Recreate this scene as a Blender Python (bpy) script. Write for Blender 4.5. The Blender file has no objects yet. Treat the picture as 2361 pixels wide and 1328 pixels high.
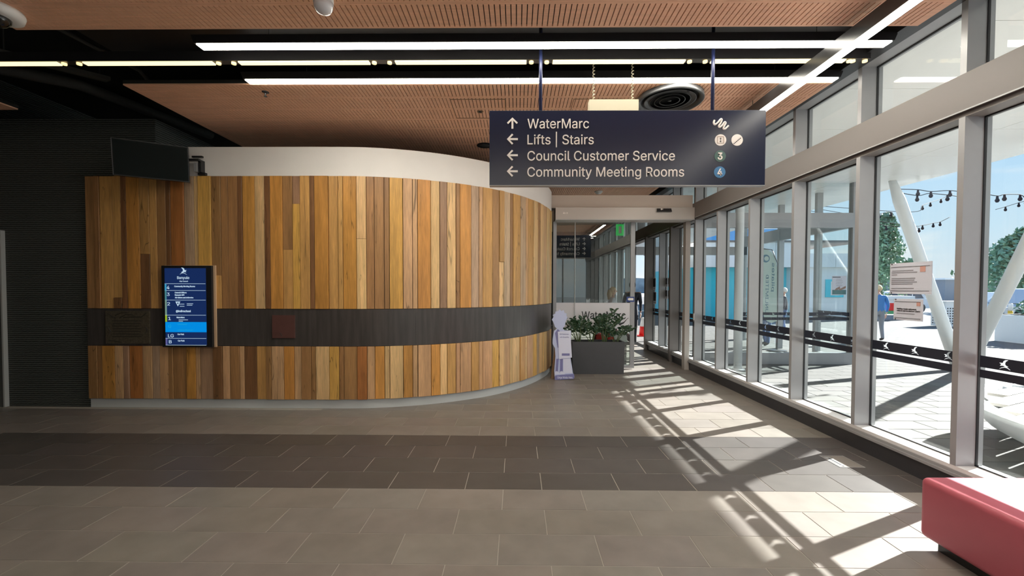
import bpy, bmesh, math, random
from mathutils import Vector, Matrix
random.seed(7)
SC = bpy.context.scene
COL = SC.collection
# ------------------------------------------------------------------ camera, sky, sun, exposure
EYE = 1.561
cam = bpy.data.objects.new('camera', bpy.data.cameras.new('camera'))
COL.objects.link(cam)
cam.data.sensor_width = 36.0
cam.data.lens = 14.883
cam.data.shift_y = 0.01033
cam.data.clip_start = 0.05
cam.data.clip_end = 500
R0, R1, R2 = (0.999935, -0.002299, 0.011155), (0.002567, 0.999707, -0.024071), (-0.011097, 0.024098, 0.999648)
cam.matrix_world = Matrix(((R0[0], -R1[0], -R2[0], 0), (R0[2], -R1[2], -R2[2], 0), (-R0[1], R1[1], R2[1], EYE), (0, 0, 0, 1)))
SC.camera = cam
SC.view_settings.view_transform = 'Standard'
SC.view_settings.look = 'None'
SC.view_settings.gamma = 1.0
SC.view_settings.use_curve_mapping = False
SC.view_settings.exposure = 1.52
SC.cycles.transparent_max_bounces = 24
SC.cycles.max_bounces = 10
SC.cycles.diffuse_bounces = 6

w = bpy.data.worlds.new('sky')
SC.world = w
w.use_nodes = True
nt = w.node_tree
nt.nodes.clear()
N = nt.nodes.new
out, bg = N('ShaderNodeOutputWorld'), N('ShaderNodeBackground')
tc, sep, ramp = N('ShaderNodeTexCoord'), N('ShaderNodeSeparateXYZ'), N('ShaderNodeValToRGB')
nt.links.new(tc.outputs['Generated'], sep.inputs[0])
nt.links.new(sep.outputs['Z'], ramp.inputs[0])
e = ramp.color_ramp.elements
e[0].position, e[0].color = 0.0, (0.50, 0.54, 0.57, 1)
e[1].position, e[1].color = 0.75, (0.22, 0.42, 0.80, 1)
for p, c in ((0.10, (0.40, 0.52, 0.61, 1)), (0.25, (0.31, 0.47, 0.64, 1))):
    k = ramp.color_ramp.elements.new(p)
    k.color = c
mp, nz, cr, mx = N('ShaderNodeMapping'), N('ShaderNodeTexNoise'), N('ShaderNodeValToRGB'), N('ShaderNodeMix')
mp.inputs['Scale'].default_value = (2.2, 2.2, 9.0)
nt.links.new(tc.outputs['Generated'], mp.inputs[0])
nt.links.new(mp.outputs[0], nz.inputs['Vector'])
nz.inputs['Scale'].default_value = 1.6
nz.inputs['Detail'].default_value = 6
nt.links.new(nz.outputs[0], cr.inputs[0])
cr.color_ramp.elements[0].position, cr.color_ramp.elements[1].position = 0.52, 0.70
mx.data_type = 'RGBA'
nt.links.new(cr.outputs[0], mx.inputs[0])
nt.links.new(ramp.outputs[0], mx.inputs[6])
mx.inputs[7].default_value = (0.62, 0.62, 0.61, 1)
nt.links.new(mx.outputs[2], bg.inputs[0])
bg.inputs[1].default_value = 0.60
nt.links.new(bg.outputs[0], out.inputs[0])

SUN_DIR = Vector((1.0, 0.45, 0.505 * math.hypot(1.0, 0.45))).normalized()
sun = bpy.data.objects.new('sun', bpy.data.lights.new('sun', 'SUN'))
COL.objects.link(sun)
sun.data.energy = 10.8
sun.data.angle = math.radians(0.55)
sun.data.color = (1.0, 0.965, 0.92)
sun.location = SUN_DIR * 60
sun.rotation_euler = SUN_DIR.to_track_quat('Z', 'Y').to_euler()

# ------------------------------------------------------------------ materials
MATS = {}


def mat(name, col, rough=0.6, metal=0.0, var=0.0, scale=8.0, stretch=(1, 1, 1), bump=0.0, bscale=None, emit=None, estr=0.0, objcol=False, spec=0.5, alpha=1.0):
    m = bpy.data.materials.new(name)
    m.use_nodes = True
    t = m.node_tree
    b = t.nodes['Principled BSDF']
    b.inputs['Roughness'].default_value = rough
    b.inputs['Metallic'].default_value = metal
    b.inputs['Specular IOR Level'].default_value = spec
    b.inputs['Alpha'].default_value = alpha
    if objcol:
        oi = t.nodes.new('ShaderNodeObjectInfo')
        base = oi.outputs['Color']
    else:
        rgb = t.nodes.new('ShaderNodeRGB')
        rgb.outputs[0].default_value = (*col, 1)
        base = rgb.outputs[0]
    if var or bump:
        c = t.nodes.new('ShaderNodeTexCoord')
        mpp = t.nodes.new('ShaderNodeMapping')
        mpp.inputs['Scale'].default_value = stretch
        nn = t.nodes.new('ShaderNodeTexNoise')
        nn.inputs['Scale'].default_value = scale
        nn.inputs['Detail'].default_value = 5
        t.links.new(c.outputs['Object'], mpp.inputs[0])
        if objcol:
            oi2 = t.nodes.new('ShaderNodeObjectInfo')
            vm = t.nodes.new('ShaderNodeVectorMath')
            vm.operation = 'SCALE'
            vm.inputs[0].default_value = (13.0, 7.0, 5.0)
            t.links.new(oi2.outputs['Random'], vm.inputs['Scale'])
            t.links.new(vm.outputs[0], mpp.inputs['Location'])
        t.links.new(mpp.outputs[0], nn.inputs['Vector'])
    if var:
        mr = t.nodes.new('ShaderNodeMapRange')
        mr.inputs[1].default_value, mr.inputs[2].default_value = 0.3, 0.7
        mr.inputs[3].default_value, mr.inputs[4].default_value = 1 - var, 1 + var
        t.links.new(nn.outputs[0], mr.inputs[0])
        mm = t.nodes.new('ShaderNodeVectorMath')
        mm.operation = 'SCALE'
        t.links.new(base, mm.inputs[0])
        t.links.new(mr.outputs[0], mm.inputs['Scale'])
        base = mm.outputs[0]
    t.links.new(base, b.inputs['Base Color'])
    if bump:
        bp = t.nodes.new('ShaderNodeBump')
        bp.inputs['Strength'].default_value = bump
        bp.inputs['Distance'].default_value = 0.01
        t.links.new(nn.outputs[0], bp.inputs['Height'])
        t.links.new(bp.outputs[0], b.inputs['Normal'])
    if emit:
        b.inputs['Emission Color'].default_value = (*emit, 1)
        b.inputs['Emission Strength'].default_value = estr
    MATS[name] = m
    return m


def plank_mat():
    """timber with grain stretched along the board, gum veins and a colour of its own for each board"""
    m = bpy.data.materials.new('timber')
    m.use_nodes = True
    t = m.node_tree
    L, NN = t.links.new, t.nodes.new
    b = t.nodes['Principled BSDF']
    b.inputs['Roughness'].default_value = 0.42
    oi, c, mpp, vm = NN('ShaderNodeObjectInfo'), NN('ShaderNodeTexCoord'), NN('ShaderNodeMapping'), NN('ShaderNodeVectorMath')
    vm.operation = 'SCALE'
    vm.inputs[0].default_value = (31.0, 17.0, 11.0)
    L(oi.outputs['Random'], vm.inputs['Scale'])
    L(c.outputs['Object'], mpp.inputs[0])
    L(vm.outputs[0], mpp.inputs['Location'])
    mpp.inputs['Scale'].default_value = (1.0, 1.0, 0.07)
    n1, n2, n3 = NN('ShaderNodeTexNoise'), NN('ShaderNodeTexNoise'), NN('ShaderNodeTexNoise')
    for n, s, d in ((n1, 90.0, 4), (n2, 14.0, 3), (n3, 9.0, 2)):
        n.inputs['Scale'].default_value = s
        n.inputs['Detail'].default_value = d
        L(mpp.outputs[0], n.inputs['Vector'])
    n3.inputs['Distortion'].default_value = 1.2

    def rng(src, a, bb, lo, hi):
        r = NN('ShaderNodeMapRange')
        r.inputs[1].default_value, r.inputs[2].default_value, r.inputs[3].default_value, r.inputs[4].default_value = a, bb, lo, hi
        L(src, r.inputs[0])
        return r.outputs[0]
    g = NN('ShaderNodeMath')
    g.operation = 'MULTIPLY'
    L(rng(n1.outputs[0], 0.3, 0.7, 0.84, 1.14), g.inputs[0])
    L(rng(n2.outputs[0], 0.3, 0.7, 0.80, 1.18), g.inputs[1])
    # thin dark gum veins where a slow noise crosses one value
    ab = NN('ShaderNodeMath')
    ab.operation = 'SUBTRACT'
    ab.inputs[1].default_value = 0.66
    L(n3.outputs[0], ab.inputs[0])
    a2 = NN('ShaderNodeMath')
    a2.operation = 'ABSOLUTE'
    L(ab.outputs[0], a2.inputs[0])
    g2 = NN('ShaderNodeMath')
    g2.operation = 'MULTIPLY'
    L(g.outputs[0], g2.inputs[0])
    L(rng(a2.outputs[0], 0.0, 0.012, 0.35, 1.0), g2.inputs[1])
    s = NN('ShaderNodeVectorMath')
    s.operation = 'SCALE'
    L(oi.outputs['Color'], s.inputs[0])
    L(g2.outputs[0], s.inputs['Scale'])
    L(s.outputs[0], b.inputs['Base Color'])
    return m


def glass_mat(name, tint, ior=1.5):
    m = bpy.data.materials.new(name)
    m.use_nodes = True
    t = m.node_tree
    t.nodes.clear()
    o, mixn, lw, tr, gl = (t.nodes.new(x) for x in ('ShaderNodeOutputMaterial', 'ShaderNodeMixShader', 'ShaderNodeLayerWeight', 'ShaderNodeBsdfTransparent', 'ShaderNodeBsdfGlossy'))
    lw.inputs[0].default_value = 0.5
    pw, f = t.nodes.new('ShaderNodeMath'), t.nodes.new('ShaderNodeMapRange')
    pw.operation = 'POWER'
    pw.inputs[1].default_value = 5.0
    t.links.new(lw.outputs['Facing'], pw.inputs[0])
    f.inputs[3].default_value = ((ior - 1) / (ior + 1)) ** 2
    t.links.new(pw.outputs[0], f.inputs[0])
    tr.inputs[0].default_value = (*tint, 1)
    gl.inputs['Roughness'].default_value = 0.0
    t.links.new(f.outputs[0], mixn.inputs[0])
    t.links.new(tr.outputs[0], mixn.inputs[1])
    t.links.new(gl.outputs[0], mixn.inputs[2])
    t.links.new(mixn.outputs[0], o.inputs[0])
    return m


def ribbed_mat():
    m = mat('ribbed_wallcovering', (0.030, 0.034, 0.031), 0.75)
    t = m.node_tree
    c, mpp, nn, wv, bp = (t.nodes.new(x) for x in ('ShaderNodeTexCoord', 'ShaderNodeMapping', 'ShaderNodeTexNoise', 'ShaderNodeTexWave', 'ShaderNodeBump'))
    wv.bands_direction = 'Z'
    wv.inputs['Scale'].default_value = 11.5
    wv.inputs['Distortion'].default_value = 1.6
    wv.inputs['Detail'].default_value = 3
    wv.inputs['Detail Scale'].default_value = 2.5
    t.links.new(c.outputs['Object'], wv.inputs['Vector'])
    bp.inputs['Strength'].default_value = 1.0
    bp.inputs['Distance'].default_value = 0.008
    t.links.new(wv.outputs[0], bp.inputs['Height'])
    t.links.new(bp.outputs[0], t.nodes['Principled BSDF'].inputs['Normal'])
    rmp = t.nodes.new('ShaderNodeValToRGB')
    rmp.color_ramp.elements[0].color = (0.020, 0.023, 0.020, 1)
    rmp.color_ramp.elements[1].color = (0.105, 0.117, 0.105, 1)
    t.links.new(wv.outputs[0], rmp.inputs[0])
    t.links.new(rmp.outputs[0], t.nodes['Principled BSDF'].inputs['Base Color'])
    return m


M_TIMBER = plank_mat()
M_TILE = mat('floor_tile', (1, 1, 1), 0.42, var=0.10, scale=5.0, objcol=True, spec=0.45)
M_GROUT = mat('grout', (0.36, 0.33, 0.29), 0.9)
M_VENEER = mat('ceiling_veneer', (0.82, 0.48, 0.31), 0.5, var=0.09, scale=60, stretch=(0.06, 1, 1))
M_BLACK = mat('black_void', (0.010, 0.011, 0.010), 0.8)
M_CHAN = mat('black_channel', (0.022, 0.021, 0.022), 0.35)
M_WHITE = mat('white_paint', (0.76, 0.74, 0.71), 0.6, var=0.02, scale=3)
M_RIB = ribbed_mat()
M_BAND = mat('dark_stained_band', (0.058, 0.050, 0.046), 0.33, var=0.25, scale=22, stretch=(1, 1, 0.08))
M_SKIRT = mat('grey_skirting', (0.55, 0.57, 0.57), 0.35)
M_ALU = mat('silver_frame', (0.335, 0.34, 0.35), 0.38, metal=0.25, var=0.02)
M_ALUD = mat('bronze_grey_frame', (0.150, 0.136, 0.129), 0.5, metal=0.1)
M_GASKET = mat('black_gasket', (0.012, 0.012, 0.014), 0.6)
M_PLINTH = mat('dark_plinth', (0.050, 0.052, 0.060), 0.35, var=0.1, scale=4)
M_GLASS = glass_mat('clear_glass', (0.95, 0.975, 0.97))
M_DGLASS = glass_mat('door_glass', (0.90, 0.955, 0.935), 2.0)
M_DECAL = mat('navy_decal', (0.012, 0.016, 0.030), 0.5)
M_NAVY = mat('navy_sign', (0.010, 0.015, 0.040), 0.25, spec=0.35)
M_LETTER = mat('sign_lettering', (0.88, 0.83, 0.78), 0.5)
M_SIGNGREEN = mat('sign_green', (0.06, 0.13, 0.115), 0.5)
M_SIGNBLUE = mat('sign_blue', (0.045, 0.19, 0.40), 0.5)
M_POLE = mat('navy_pole', (0.018, 0.026, 0.085), 0.35)
M_LIGHT = mat('lit_diffuser', (0.9, 0.9, 0.85), 0.5, emit=(1.0, 0.95, 0.83), estr=11.6)
M_LIGHTW = mat('warm_lit_diffuser', (0.9, 0.85, 0.7), 0.5, emit=(1.0, 0.84, 0.45), estr=0.52)
M_SPOT = mat('spot_lamp', (0.9, 0.8, 0.6), 0.5, emit=(1.0, 0.72, 0.30), estr=0.6)
M_PLASTIC = mat('white_plastic', (0.75, 0.75, 0.73), 0.35)
M_CREAM = mat('cream_box', (0.50, 0.45, 0.33), 0.45)
M_DARKPLASTIC = mat('dark_plastic', (0.015, 0.016, 0.018), 0.25)
M_SCREEN = mat('blank_screen', (0.006, 0.010, 0.010), 0.10, spec=0.22)
M_GREYMETAL = mat('dark_grey_metal', (0.075, 0.078, 0.082), 0.35, metal=0.4)
M_PLANTER = mat('charcoal_planter', (0.060, 0.061, 0.068), 0.6, var=0.05, scale=10)
M_SOIL = mat('soil', (0.03, 0.022, 0.016), 0.95, var=0.4, scale=60)
M_LEAF = mat('glossy_leaf', (0.020, 0.055, 0.022), 0.28, var=0.3, scale=20)
M_STEM = mat('green_stem', (0.09, 0.13, 0.05), 0.5)
M_RED = mat('red_vinyl', (0.44, 0.090, 0.125), 0.45, var=0.04, scale=4, bump=0.05)
M_KNAVY = mat('screen_navy', (0, 0, 0), 0.3, emit=(0.007, 0.022, 0.095), estr=0.36)
M_KCYAN = mat('screen_cyan', (0, 0, 0), 0.3, emit=(0.0, 0.25, 0.72), estr=0.36)
M_KTEXT = mat('screen_text', (0, 0, 0), 0.3, emit=(0.52, 0.68, 0.82), estr=0.36)
M_KA = mat('screen_blue', (0, 0, 0), 0.3, emit=(0.04, 0.28, 0.48), estr=0.36)
M_KB = mat('screen_teal', (0, 0, 0), 0.3, emit=(0.06, 0.21, 0.24), estr=0.36)
M_KC = mat('screen_sage', (0, 0, 0), 0.3, emit=(0.16, 0.27, 0.22), estr=0.36)
M_KD = mat('screen_lime', (0, 0, 0), 0.3, emit=(0.30, 0.44, 0.02), estr=0.36)
M_KE = mat('screen_violet', (0, 0, 0), 0.3, emit=(0.10, 0.10, 0.28), estr=0.36)
M_KG = mat('screen_dim', (0, 0, 0), 0.3, emit=(0.01, 0.33, 0.66), estr=0.36)
M_PLY = mat('pale_plywood', (0.62, 0.42, 0.26), 0.5, var=0.08, scale=30, stretch=(1, 1, 0.1))
M_PLAQUE = mat('etched_bronze', (0.075, 0.062, 0.042), 0.45, var=0.35, scale=40)
M_PLAQUER = mat('red_brown_plaque', (0.10, 0.042, 0.035), 0.5, var=0.1)
M_ETCH = mat('etched_relief', (0.030, 0.026, 0.020), 0.6)
M_FILM = mat('frosted_film', (0.66, 0.65, 0.69), 0.6)
M_INK = mat('dark_ink', (0.015, 0.015, 0.018), 0.5)
M_LILAC = mat('pale_blue_board', (0.50, 0.55, 0.78), 0.5)
M_LILAC2 = mat('lilac_print', (0.20, 0.20, 0.42), 0.5)
M_LILAC3 = mat('white_lilac_print', (0.68, 0.70, 0.86), 0.5)
M_CARD = mat('brown_cardboard', (0.27, 0.17, 0.10), 0.8)
M_PAPER = mat('paper', (0.58, 0.60, 0.68), 0.8)
M_PINK = mat('pink_stamp', (0.55, 0.30, 0.25), 0.8)
M_GREYINK = mat('grey_ink', (0.25, 0.25, 0.28), 0.8)
M_PAVER = mat('pale_paver', (1, 1, 1), 0.8, var=0.08, scale=4, objcol=True, spec=0.1)
M_PAVEJ = mat('paving_joint', (0.06, 0.06, 0.058), 0.9)
M_SOFFIT = mat('soffit_white', (0.84, 0.84, 0.81), 0.25)
M_TUBE = mat('white_steel', (0.74, 0.77, 0.78), 0.35)
M_ASPHALT = mat('asphalt', (0.30, 0.30, 0.30), 0.9, var=0.1)
M_TEAL = mat('teal_wall', (0.04, 0.60, 0.74), 0.5)
M_FASCIA = mat('pale_fascia', (0.74, 0.77, 0.78), 0.5)
M_BLUEB = mat('blue_cladding', (0.08, 0.32, 0.66), 0.5)
M_WAREH = mat('grey_warehouse', (0.25, 0.28, 0.32), 0.7)
M_HILL = mat('far_hill', (0.16, 0.22, 0.26), 1.0, var=0.3, scale=0.4)
M_TREELEAF = mat('tree_leaf', (0.13, 0.26, 0.17), 0.5, var=0.35, scale=3)
M_BARK = mat('bark', (0.12, 0.09, 0.06), 0.9)
M_WOODDECK = mat('bleached_board', (0.60, 0.56, 0.52), 0.6, var=0.06, scale=10)
M_TYRE = mat('tyre', (0.02, 0.02, 0.02), 0.8)
M_CARGLASS = mat('car_glass', (0.03, 0.06, 0.10), 0.1)
M_YELLOW = mat('yellow_band', (0.75, 0.45, 0.03), 0.5)
M_CONE = mat('red_cone', (0.80, 0.02, 0.015), 0.5)
M_EXITG = mat('exit_green', (0.02, 0.30, 0.06), 0.5, emit=(0.02, 0.45, 0.08), estr=0.22)
M_FLAG = mat('flag_cloth', (0.50, 0.60, 0.55), 0.8)
M_FLAGINK = mat('flag_ink', (0.05, 0.16, 0.24), 0.8)
M_SKIN = mat('skin', (0.55, 0.34, 0.25), 0.6)
M_BULB = mat('bulb_dark', (0.018, 0.02, 0.03), 0.8, spec=0.05)

# ------------------------------------------------------------------ helpers
ORG = {}


def tag(o, label=None, cat=None, group=None, kind=None):
    if label: o['label'] = label
    if cat: o['category'] = cat
    if group: o['group'] = group
    if kind: o['kind'] = kind
    return o


def empty(name, loc=(0, 0, 0), label=None, cat=None, group=None, kind=None):
    o = bpy.data.objects.new(name, None)
    o.empty_display_size = 0.1
    COL.objects.link(o)
    o.location = loc
    ORG[o.name] = Vector(loc)
    return tag(o, label, cat, group, kind)


def link(name, me, parent=None, loc=None):
    """link a mesh whose vertices are already relative to the parent's base"""
    o = bpy.data.objects.new(name, me)
    COL.objects.link(o)
    if parent is not None:
        o.parent = parent
        ORG[o.name] = ORG.get(parent.name, Vector())
    if loc is not None:
        o.location = loc
    return o


class MB:
    def __init__(self):
        self.v, self.f, self.mi = [], [], []
        self.cur = 0

    def add(self, vs, fs):
        b = len(self.v)
        self.v += [tuple(p) for p in vs]
        self.f += [tuple(b + i for i in f) for f in fs]
        self.mi += [self.cur] * len(fs)
        return self

    def box(self, x0, x1, y0, y1, z0, z1):
        vs = [(x, y, z) for z in (z0, z1) for y in (y0, y1) for x in (x0, x1)]
        return self.add(vs, [(0, 2, 3, 1), (4, 5, 7, 6), (0, 1, 5, 4), (2, 6, 7, 3), (0, 4, 6, 2), (1, 3, 7, 5)])

    def hexa(self, lo, hi):
        """four lower corners, four upper corners, both counter-clockwise from above"""
        return self.add(list(lo) + list(hi), [(3, 2, 1, 0), (4, 5, 6, 7)] + [(i, (i + 1) % 4, 4 + (i + 1) % 4, 4 + i) for i in range(4)])

    def tube(self, pts, r, n=10, cap=True):
        pts = [Vector(p) for p in pts]
        rs = r if isinstance(r, (list, tuple)) else [r] * len(pts)
        vs, fs = [], []
        up = None
        for i, p in enumerate(pts):
            d = (pts[min(i + 1, len(pts) - 1)] - pts[max(i - 1, 0)]).normalized()
            if up is None:
                up = Vector((0, 0, 1)) if abs(d.z) < 0.9 else Vector((1, 0, 0))
            a = d.cross(up)
            if a.length < 1e-6:
                a = d.cross(Vector((0, 1, 0)))
            a.normalize()
            b = a.cross(d).normalized()
            up = b
            for k in range(n):
                t = 2 * math.pi * k / n
                vs.append(p + (a * math.cos(t) + b * math.sin(t)) * rs[i])
        for i in range(len(pts) - 1):
            for k in range(n):
                fs.append((i * n + k, i * n + (k + 1) % n, (i + 1) * n + (k + 1) % n, (i + 1) * n + k))
        if cap:
            fs.append(tuple(reversed(range(n))))
            fs.append(tuple((len(pts) - 1) * n + k for k in range(n)))
        return self.add(vs, fs)

    def lathe(self, prof, c=(0, 0, 0), n=24):
        """profile of (radius, z) pairs turned about a vertical axis through c"""
        vs, fs = [], []
        for r, z in prof:
            for k in range(n):
                t = 2 * math.pi * k / n
                vs.append((c[0] + r * math.cos(t), c[1] + r * math.sin(t), c[2] + z))
        for i in range(len(prof) - 1):
            for k in range(n):
                fs.append((i * n + k, i * n + (k + 1) % n, (i + 1) * n + (k + 1) % n, (i + 1) * n + k))
        fs.append(tuple(reversed(range(n))))
        fs.append(tuple((len(prof) - 1) * n + k for k in range(n)))
        return self.add(vs, fs)

    def prism(self, poly, axis, a, b):
        """2-D outline pushed along an axis: 'y' outline is (x, z); 'x' outline is (y, z); 'z' outline is (x, y)"""
        def P(p, t):
            return {'y': (p[0], t, p[1]), 'x': (t, p[0], p[1]), 'z': (p[0], p[1], t)}[axis]
        n = len(poly)
        vs = [P(p, a) for p in poly] + [P(p, b) for p in poly]
        return self.add(vs, [tuple(range(n)), tuple(reversed(range(n, 2 * n)))] + [(i, n + i, n + (i + 1) % n, (i + 1) % n) for i in range(n)])

    def sphere(self, c, r, n=12, m=8, s=(1, 1, 1)):
        vs, fs = [], []
        for j in range(m + 1):
            ph = math.pi * j / m
            for k in range(n):
                t = 2 * math.pi * k / n
                vs.append((c[0] + r * s[0] * math.sin(ph) * math.cos(t), c[1] + r * s[1] * math.sin(ph) * math.sin(t), c[2] + r * s[2] * math.cos(ph)))
        for j in range(m):
            for k in range(n):
                fs.append((j * n + k, (j + 1) * n + k, (j + 1) * n + (k + 1) % n, j * n + (k + 1) % n))
        return self.add(vs, fs)

    def mesh(self, name, mats, parent=None, smooth=False):
        o = ORG.get(parent.name, Vector()) if parent is not None else Vector()
        me = bpy.data.meshes.new(name)
        me.from_pydata([(v[0] - o.x, v[1] - o.y, v[2] - o.z) for v in self.v], [], self.f)
        for m in (mats if isinstance(mats, (list, tuple)) else [mats]):
            me.materials.append(m)
        if isinstance(mats, (list, tuple)):
            me.polygons.foreach_set('material_index', self.mi)
        bm = bmesh.new()
        bm.from_mesh(me)
        bmesh.ops.recalc_face_normals(bm, faces=bm.faces)
        bm.to_mesh(me)
        bm.free()
        if smooth:
            me.polygons.foreach_set('use_smooth', [True] * len(me.polygons))
        me.update()
        return me

    def build(self, name, mats, parent=None, smooth=False, bevel=0.0, seg=2):
        o = link(name, self.mesh(name, mats, parent, smooth), parent)
        if bevel:
            md = o.modifiers.new('bevel', 'BEVEL')
            md.width, md.segments, md.limit_method = bevel, seg, 'ANGLE'
            if seg > 2:
                o.data.polygons.foreach_set('use_smooth', [True] * len(o.data.polygons))
        return o


def B(*a):
    return MB().box(*a)


def facing(d):
    """maps flat drawings (x right, y up, z out) onto a wall that faces d"""
    return {'-y': Matrix(((1, 0, 0), (0, 0, -1), (0, 1, 0))), '+y': Matrix(((-1, 0, 0), (0, 0, 1), (0, 1, 0))),
            '-x': Matrix(((0, 0, -1), (-1, 0, 0), (0, 1, 0))), '+x': Matrix(((0, 0, 1), (1, 0, 0), (0, 1, 0)))}[d]


def _curve_mesh(cu):
    ob = bpy.data.objects.new('tmp', cu)
    COL.objects.link(ob)
    dg = bpy.context.evaluated_depsgraph_get()
    me = bpy.data.meshes.new_from_object(ob.evaluated_get(dg))
    bpy.data.objects.remove(ob)
    bpy.data.curves.remove(cu)
    return me


def place(me, name, m, origin, d, parent, sx=1, sy=1, off=(0, 0)):
    F = facing(d)
    o = ORG.get(parent.name, Vector()) if parent is not None else Vector()
    base = Vector(origin) - o
    for v in me.vertices:
        v.co = F @ Vector(((v.co.x - off[0]) * sx, (v.co.y - off[1]) * sy, v.co.z)) + base
    me.materials.clear()
    me.materials.append(m)
    me.name = name
    return link(name, me, parent)


try:
    FONT = bpy.data.fonts.load(bpy.utils.system_resource('DATAFILES') + '/fonts/Inter.woff2')
except Exception:
    FONT = None


def cap_height():
    cu = bpy.data.curves.new('t', 'FONT')
    cu.body = 'H'
    if FONT: cu.font = FONT
    me = _curve_mesh(cu)
    return max(v.co.y for v in me.vertices)


CAP = cap_height()


def text(body, origin, width, height, m, parent, d='-y', name='lettering', bold=0.0, thick=0.0015):
    """lettering whose ink starts at origin (lower left of the baseline box) and fills width x cap height"""
    cu = bpy.data.curves.new('t', 'FONT')
    cu.body = body
    if FONT: cu.font = FONT
    cu.size = 1.0
    cu.extrude = thick / max(height, 1e-3) * 0.0 + thick
    cu.offset = bold
    cu.resolution_u = 3
    me = _curve_mesh(cu)
    xs = [v.co.x for v in me.vertices]
    if not xs:
        return None
    x0, x1 = min(xs), max(xs)
    cap = CAP
    return place(me, name, m, origin, d, parent, width / (x1 - x0), height / cap, (x0, 0))


def flat(loops, origin, m, parent, d='-y', name='print', thick=0.002, sx=1, sy=1):
    """filled outline (later loops cut holes) as a thin plate"""
    cu = bpy.data.curves.new('c', 'CURVE')
    cu.dimensions = '2D'
    cu.fill_mode = 'BOTH'
    cu.extrude = thick / 2
    for lp in loops:
        s = cu.splines.new('POLY')
        s.points.add(len(lp) - 1)
        for q, p in zip(s.points, lp):
            q.co = (p[0], p[1], 0, 1)
        s.use_cyclic_u = True
    return place(_curve_mesh(cu), name, m, origin, d, parent, sx, sy)


def rect(x0, y0, x1, y1):
    return [(x0, y0), (x1, y0), (x1, y1), (x0, y1)]


def circ(cx, cy, r, n=24):
    return [(cx + r * math.cos(2 * math.pi * k / n), cy + r * math.sin(2 * math.pi * k / n)) for k in range(n)]


def copy_tree(o, parent=None):
    c = o.copy()
    COL.objects.link(c)
    ORG[c.name] = ORG.get(o.name, Vector())
    if parent is not None:
        c.parent = parent
    for ch in list(o.children):
        copy_tree(ch, c)
    return c


BIRD_A = [(.20, 1), (.45, .98), (.62, .85), (.68, .66), (.98, .64), (.80, .52), (.92, .36), (.62, .40), (.38, .28), (.18, .36), (.36, .43), (.46, .55), (.45, .72), (.36, .87)]
BIRD_B = [(.0, .05), (.24, .20), (.5, .24), (.78, .14), (1.02, -.02), (.80, .18), (.5, .31), (.24, .27)]


def bird(cx, cy, s, flip=1):
    return [[(cx + flip * (x - .5) * s, cy + (y - .5) * s) for x, y in L] for L in (BIRD_A, BIRD_B)]


def jit(c, a):
    k = 1 + random.uniform(-a, a)
    return tuple(min(1, max(0, x * k * (1 + random.uniform(-a, a) * 0.25))) for x in c)


# ------------------------------------------------------------------ floor
floor = B(-7.2, 3.33, -4.0, 18.0, -0.06, -0.0025).build('floor', M_GROUT)
tag(floor, kind='structure')
TILE_CACHE = {}


def slab_mesh(cache, wx, wy, t, m, name, bev=0.0015):
    k = (round(wx, 3), round(wy, 3))
    if k not in cache:
        mb = MB()
        mb.hexa([(0, 0, -t), (wx, 0, -t), (wx, wy, -t), (0, wy, -t)], [(0, 0, -bev), (wx, 0, -bev), (wx, wy, -bev), (0, wy, -bev)])
        mb.hexa([(0, 0, -bev), (wx, 0, -bev), (wx, wy, -bev), (0, wy, -bev)], [(bev, bev, 0), (wx - bev, bev, 0), (wx - bev, wy - bev, 0), (bev, wy - bev, 0)])
        mb.f = [f for i, f in enumerate(mb.f) if i not in (0, 1, 6)]
        mb.mi = [0] * len(mb.f)
        cache[k] = mb.mesh(name, m)
    return cache[k]


PH = [-0.1058, -0.4017, -0.1005, -0.4001]
rest = MB()
G = 0.0027
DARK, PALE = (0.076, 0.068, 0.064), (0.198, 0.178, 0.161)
def front_of_wall(x, y):
    """False where the curved timber wall stands over the tile"""
    if y < 5.15: return True
    if y > 8.3: return x > -2.5
    lim = [(5.15, -7.3), (5.45, -2.0), (5.75, -0.9), (6.05, -0.4), (6.35, -0.1), (6.65, 0.1), (6.95, 0.25), (7.3, 0.4), (7.6, 0.5), (8.3, 0.6)]
    for (a, xa), (b, xb) in zip(lim, lim[1:]):
        if a <= y <= b:
            return x > xa + (xb - xa) * (y - a) / (b - a) - 0.5
    return True


for r in range(-20, 52):
    y0 = 2.3514 + 0.3 * r
    ph = PH[r % 4] if 0 <= r < 4 else (-0.103 if r % 2 == 0 else -0.401)
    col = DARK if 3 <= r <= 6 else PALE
    for c in range(-13, 8):
        a, b = max(-7.15, ph + 0.6 * c), min(3.33, ph + 0.6 * (c + 1))
        if b - a < 0.03 or not front_of_wall(b, y0 + 0.15):
            continue
        if -1 <= r <= 21 and a / max(y0 + .3, 1) > -1.35:
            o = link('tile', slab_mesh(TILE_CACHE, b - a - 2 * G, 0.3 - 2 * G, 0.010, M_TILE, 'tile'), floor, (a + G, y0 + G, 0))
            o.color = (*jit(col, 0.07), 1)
        else:
            rest.box(a + G, b - G, y0 + G, y0 + 0.3 - G, -0.010, 0)
M_TILEFAR = mat('far_floor_tile', PALE, 0.42, var=0.10, scale=3.0)
o = rest.build('far_tiles', M_TILEFAR, floor)
tag(o, kind='stuff')

# ------------------------------------------------------------------ curved timber wall
PATHPTS = [(-5.55, 5.39), (-4.5, 5.39), (-3.4, 5.39), (-2.4, 5.39), (-1.9, 5.415), (-1.4, 5.525), (-0.95, 5.705), (-0.56, 5.935), (-.26, 6.175), (.03, 6.51), (.28, 6.90), (.46, 7.28), (.58, 7.60), (.66, 7.95)]


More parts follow.
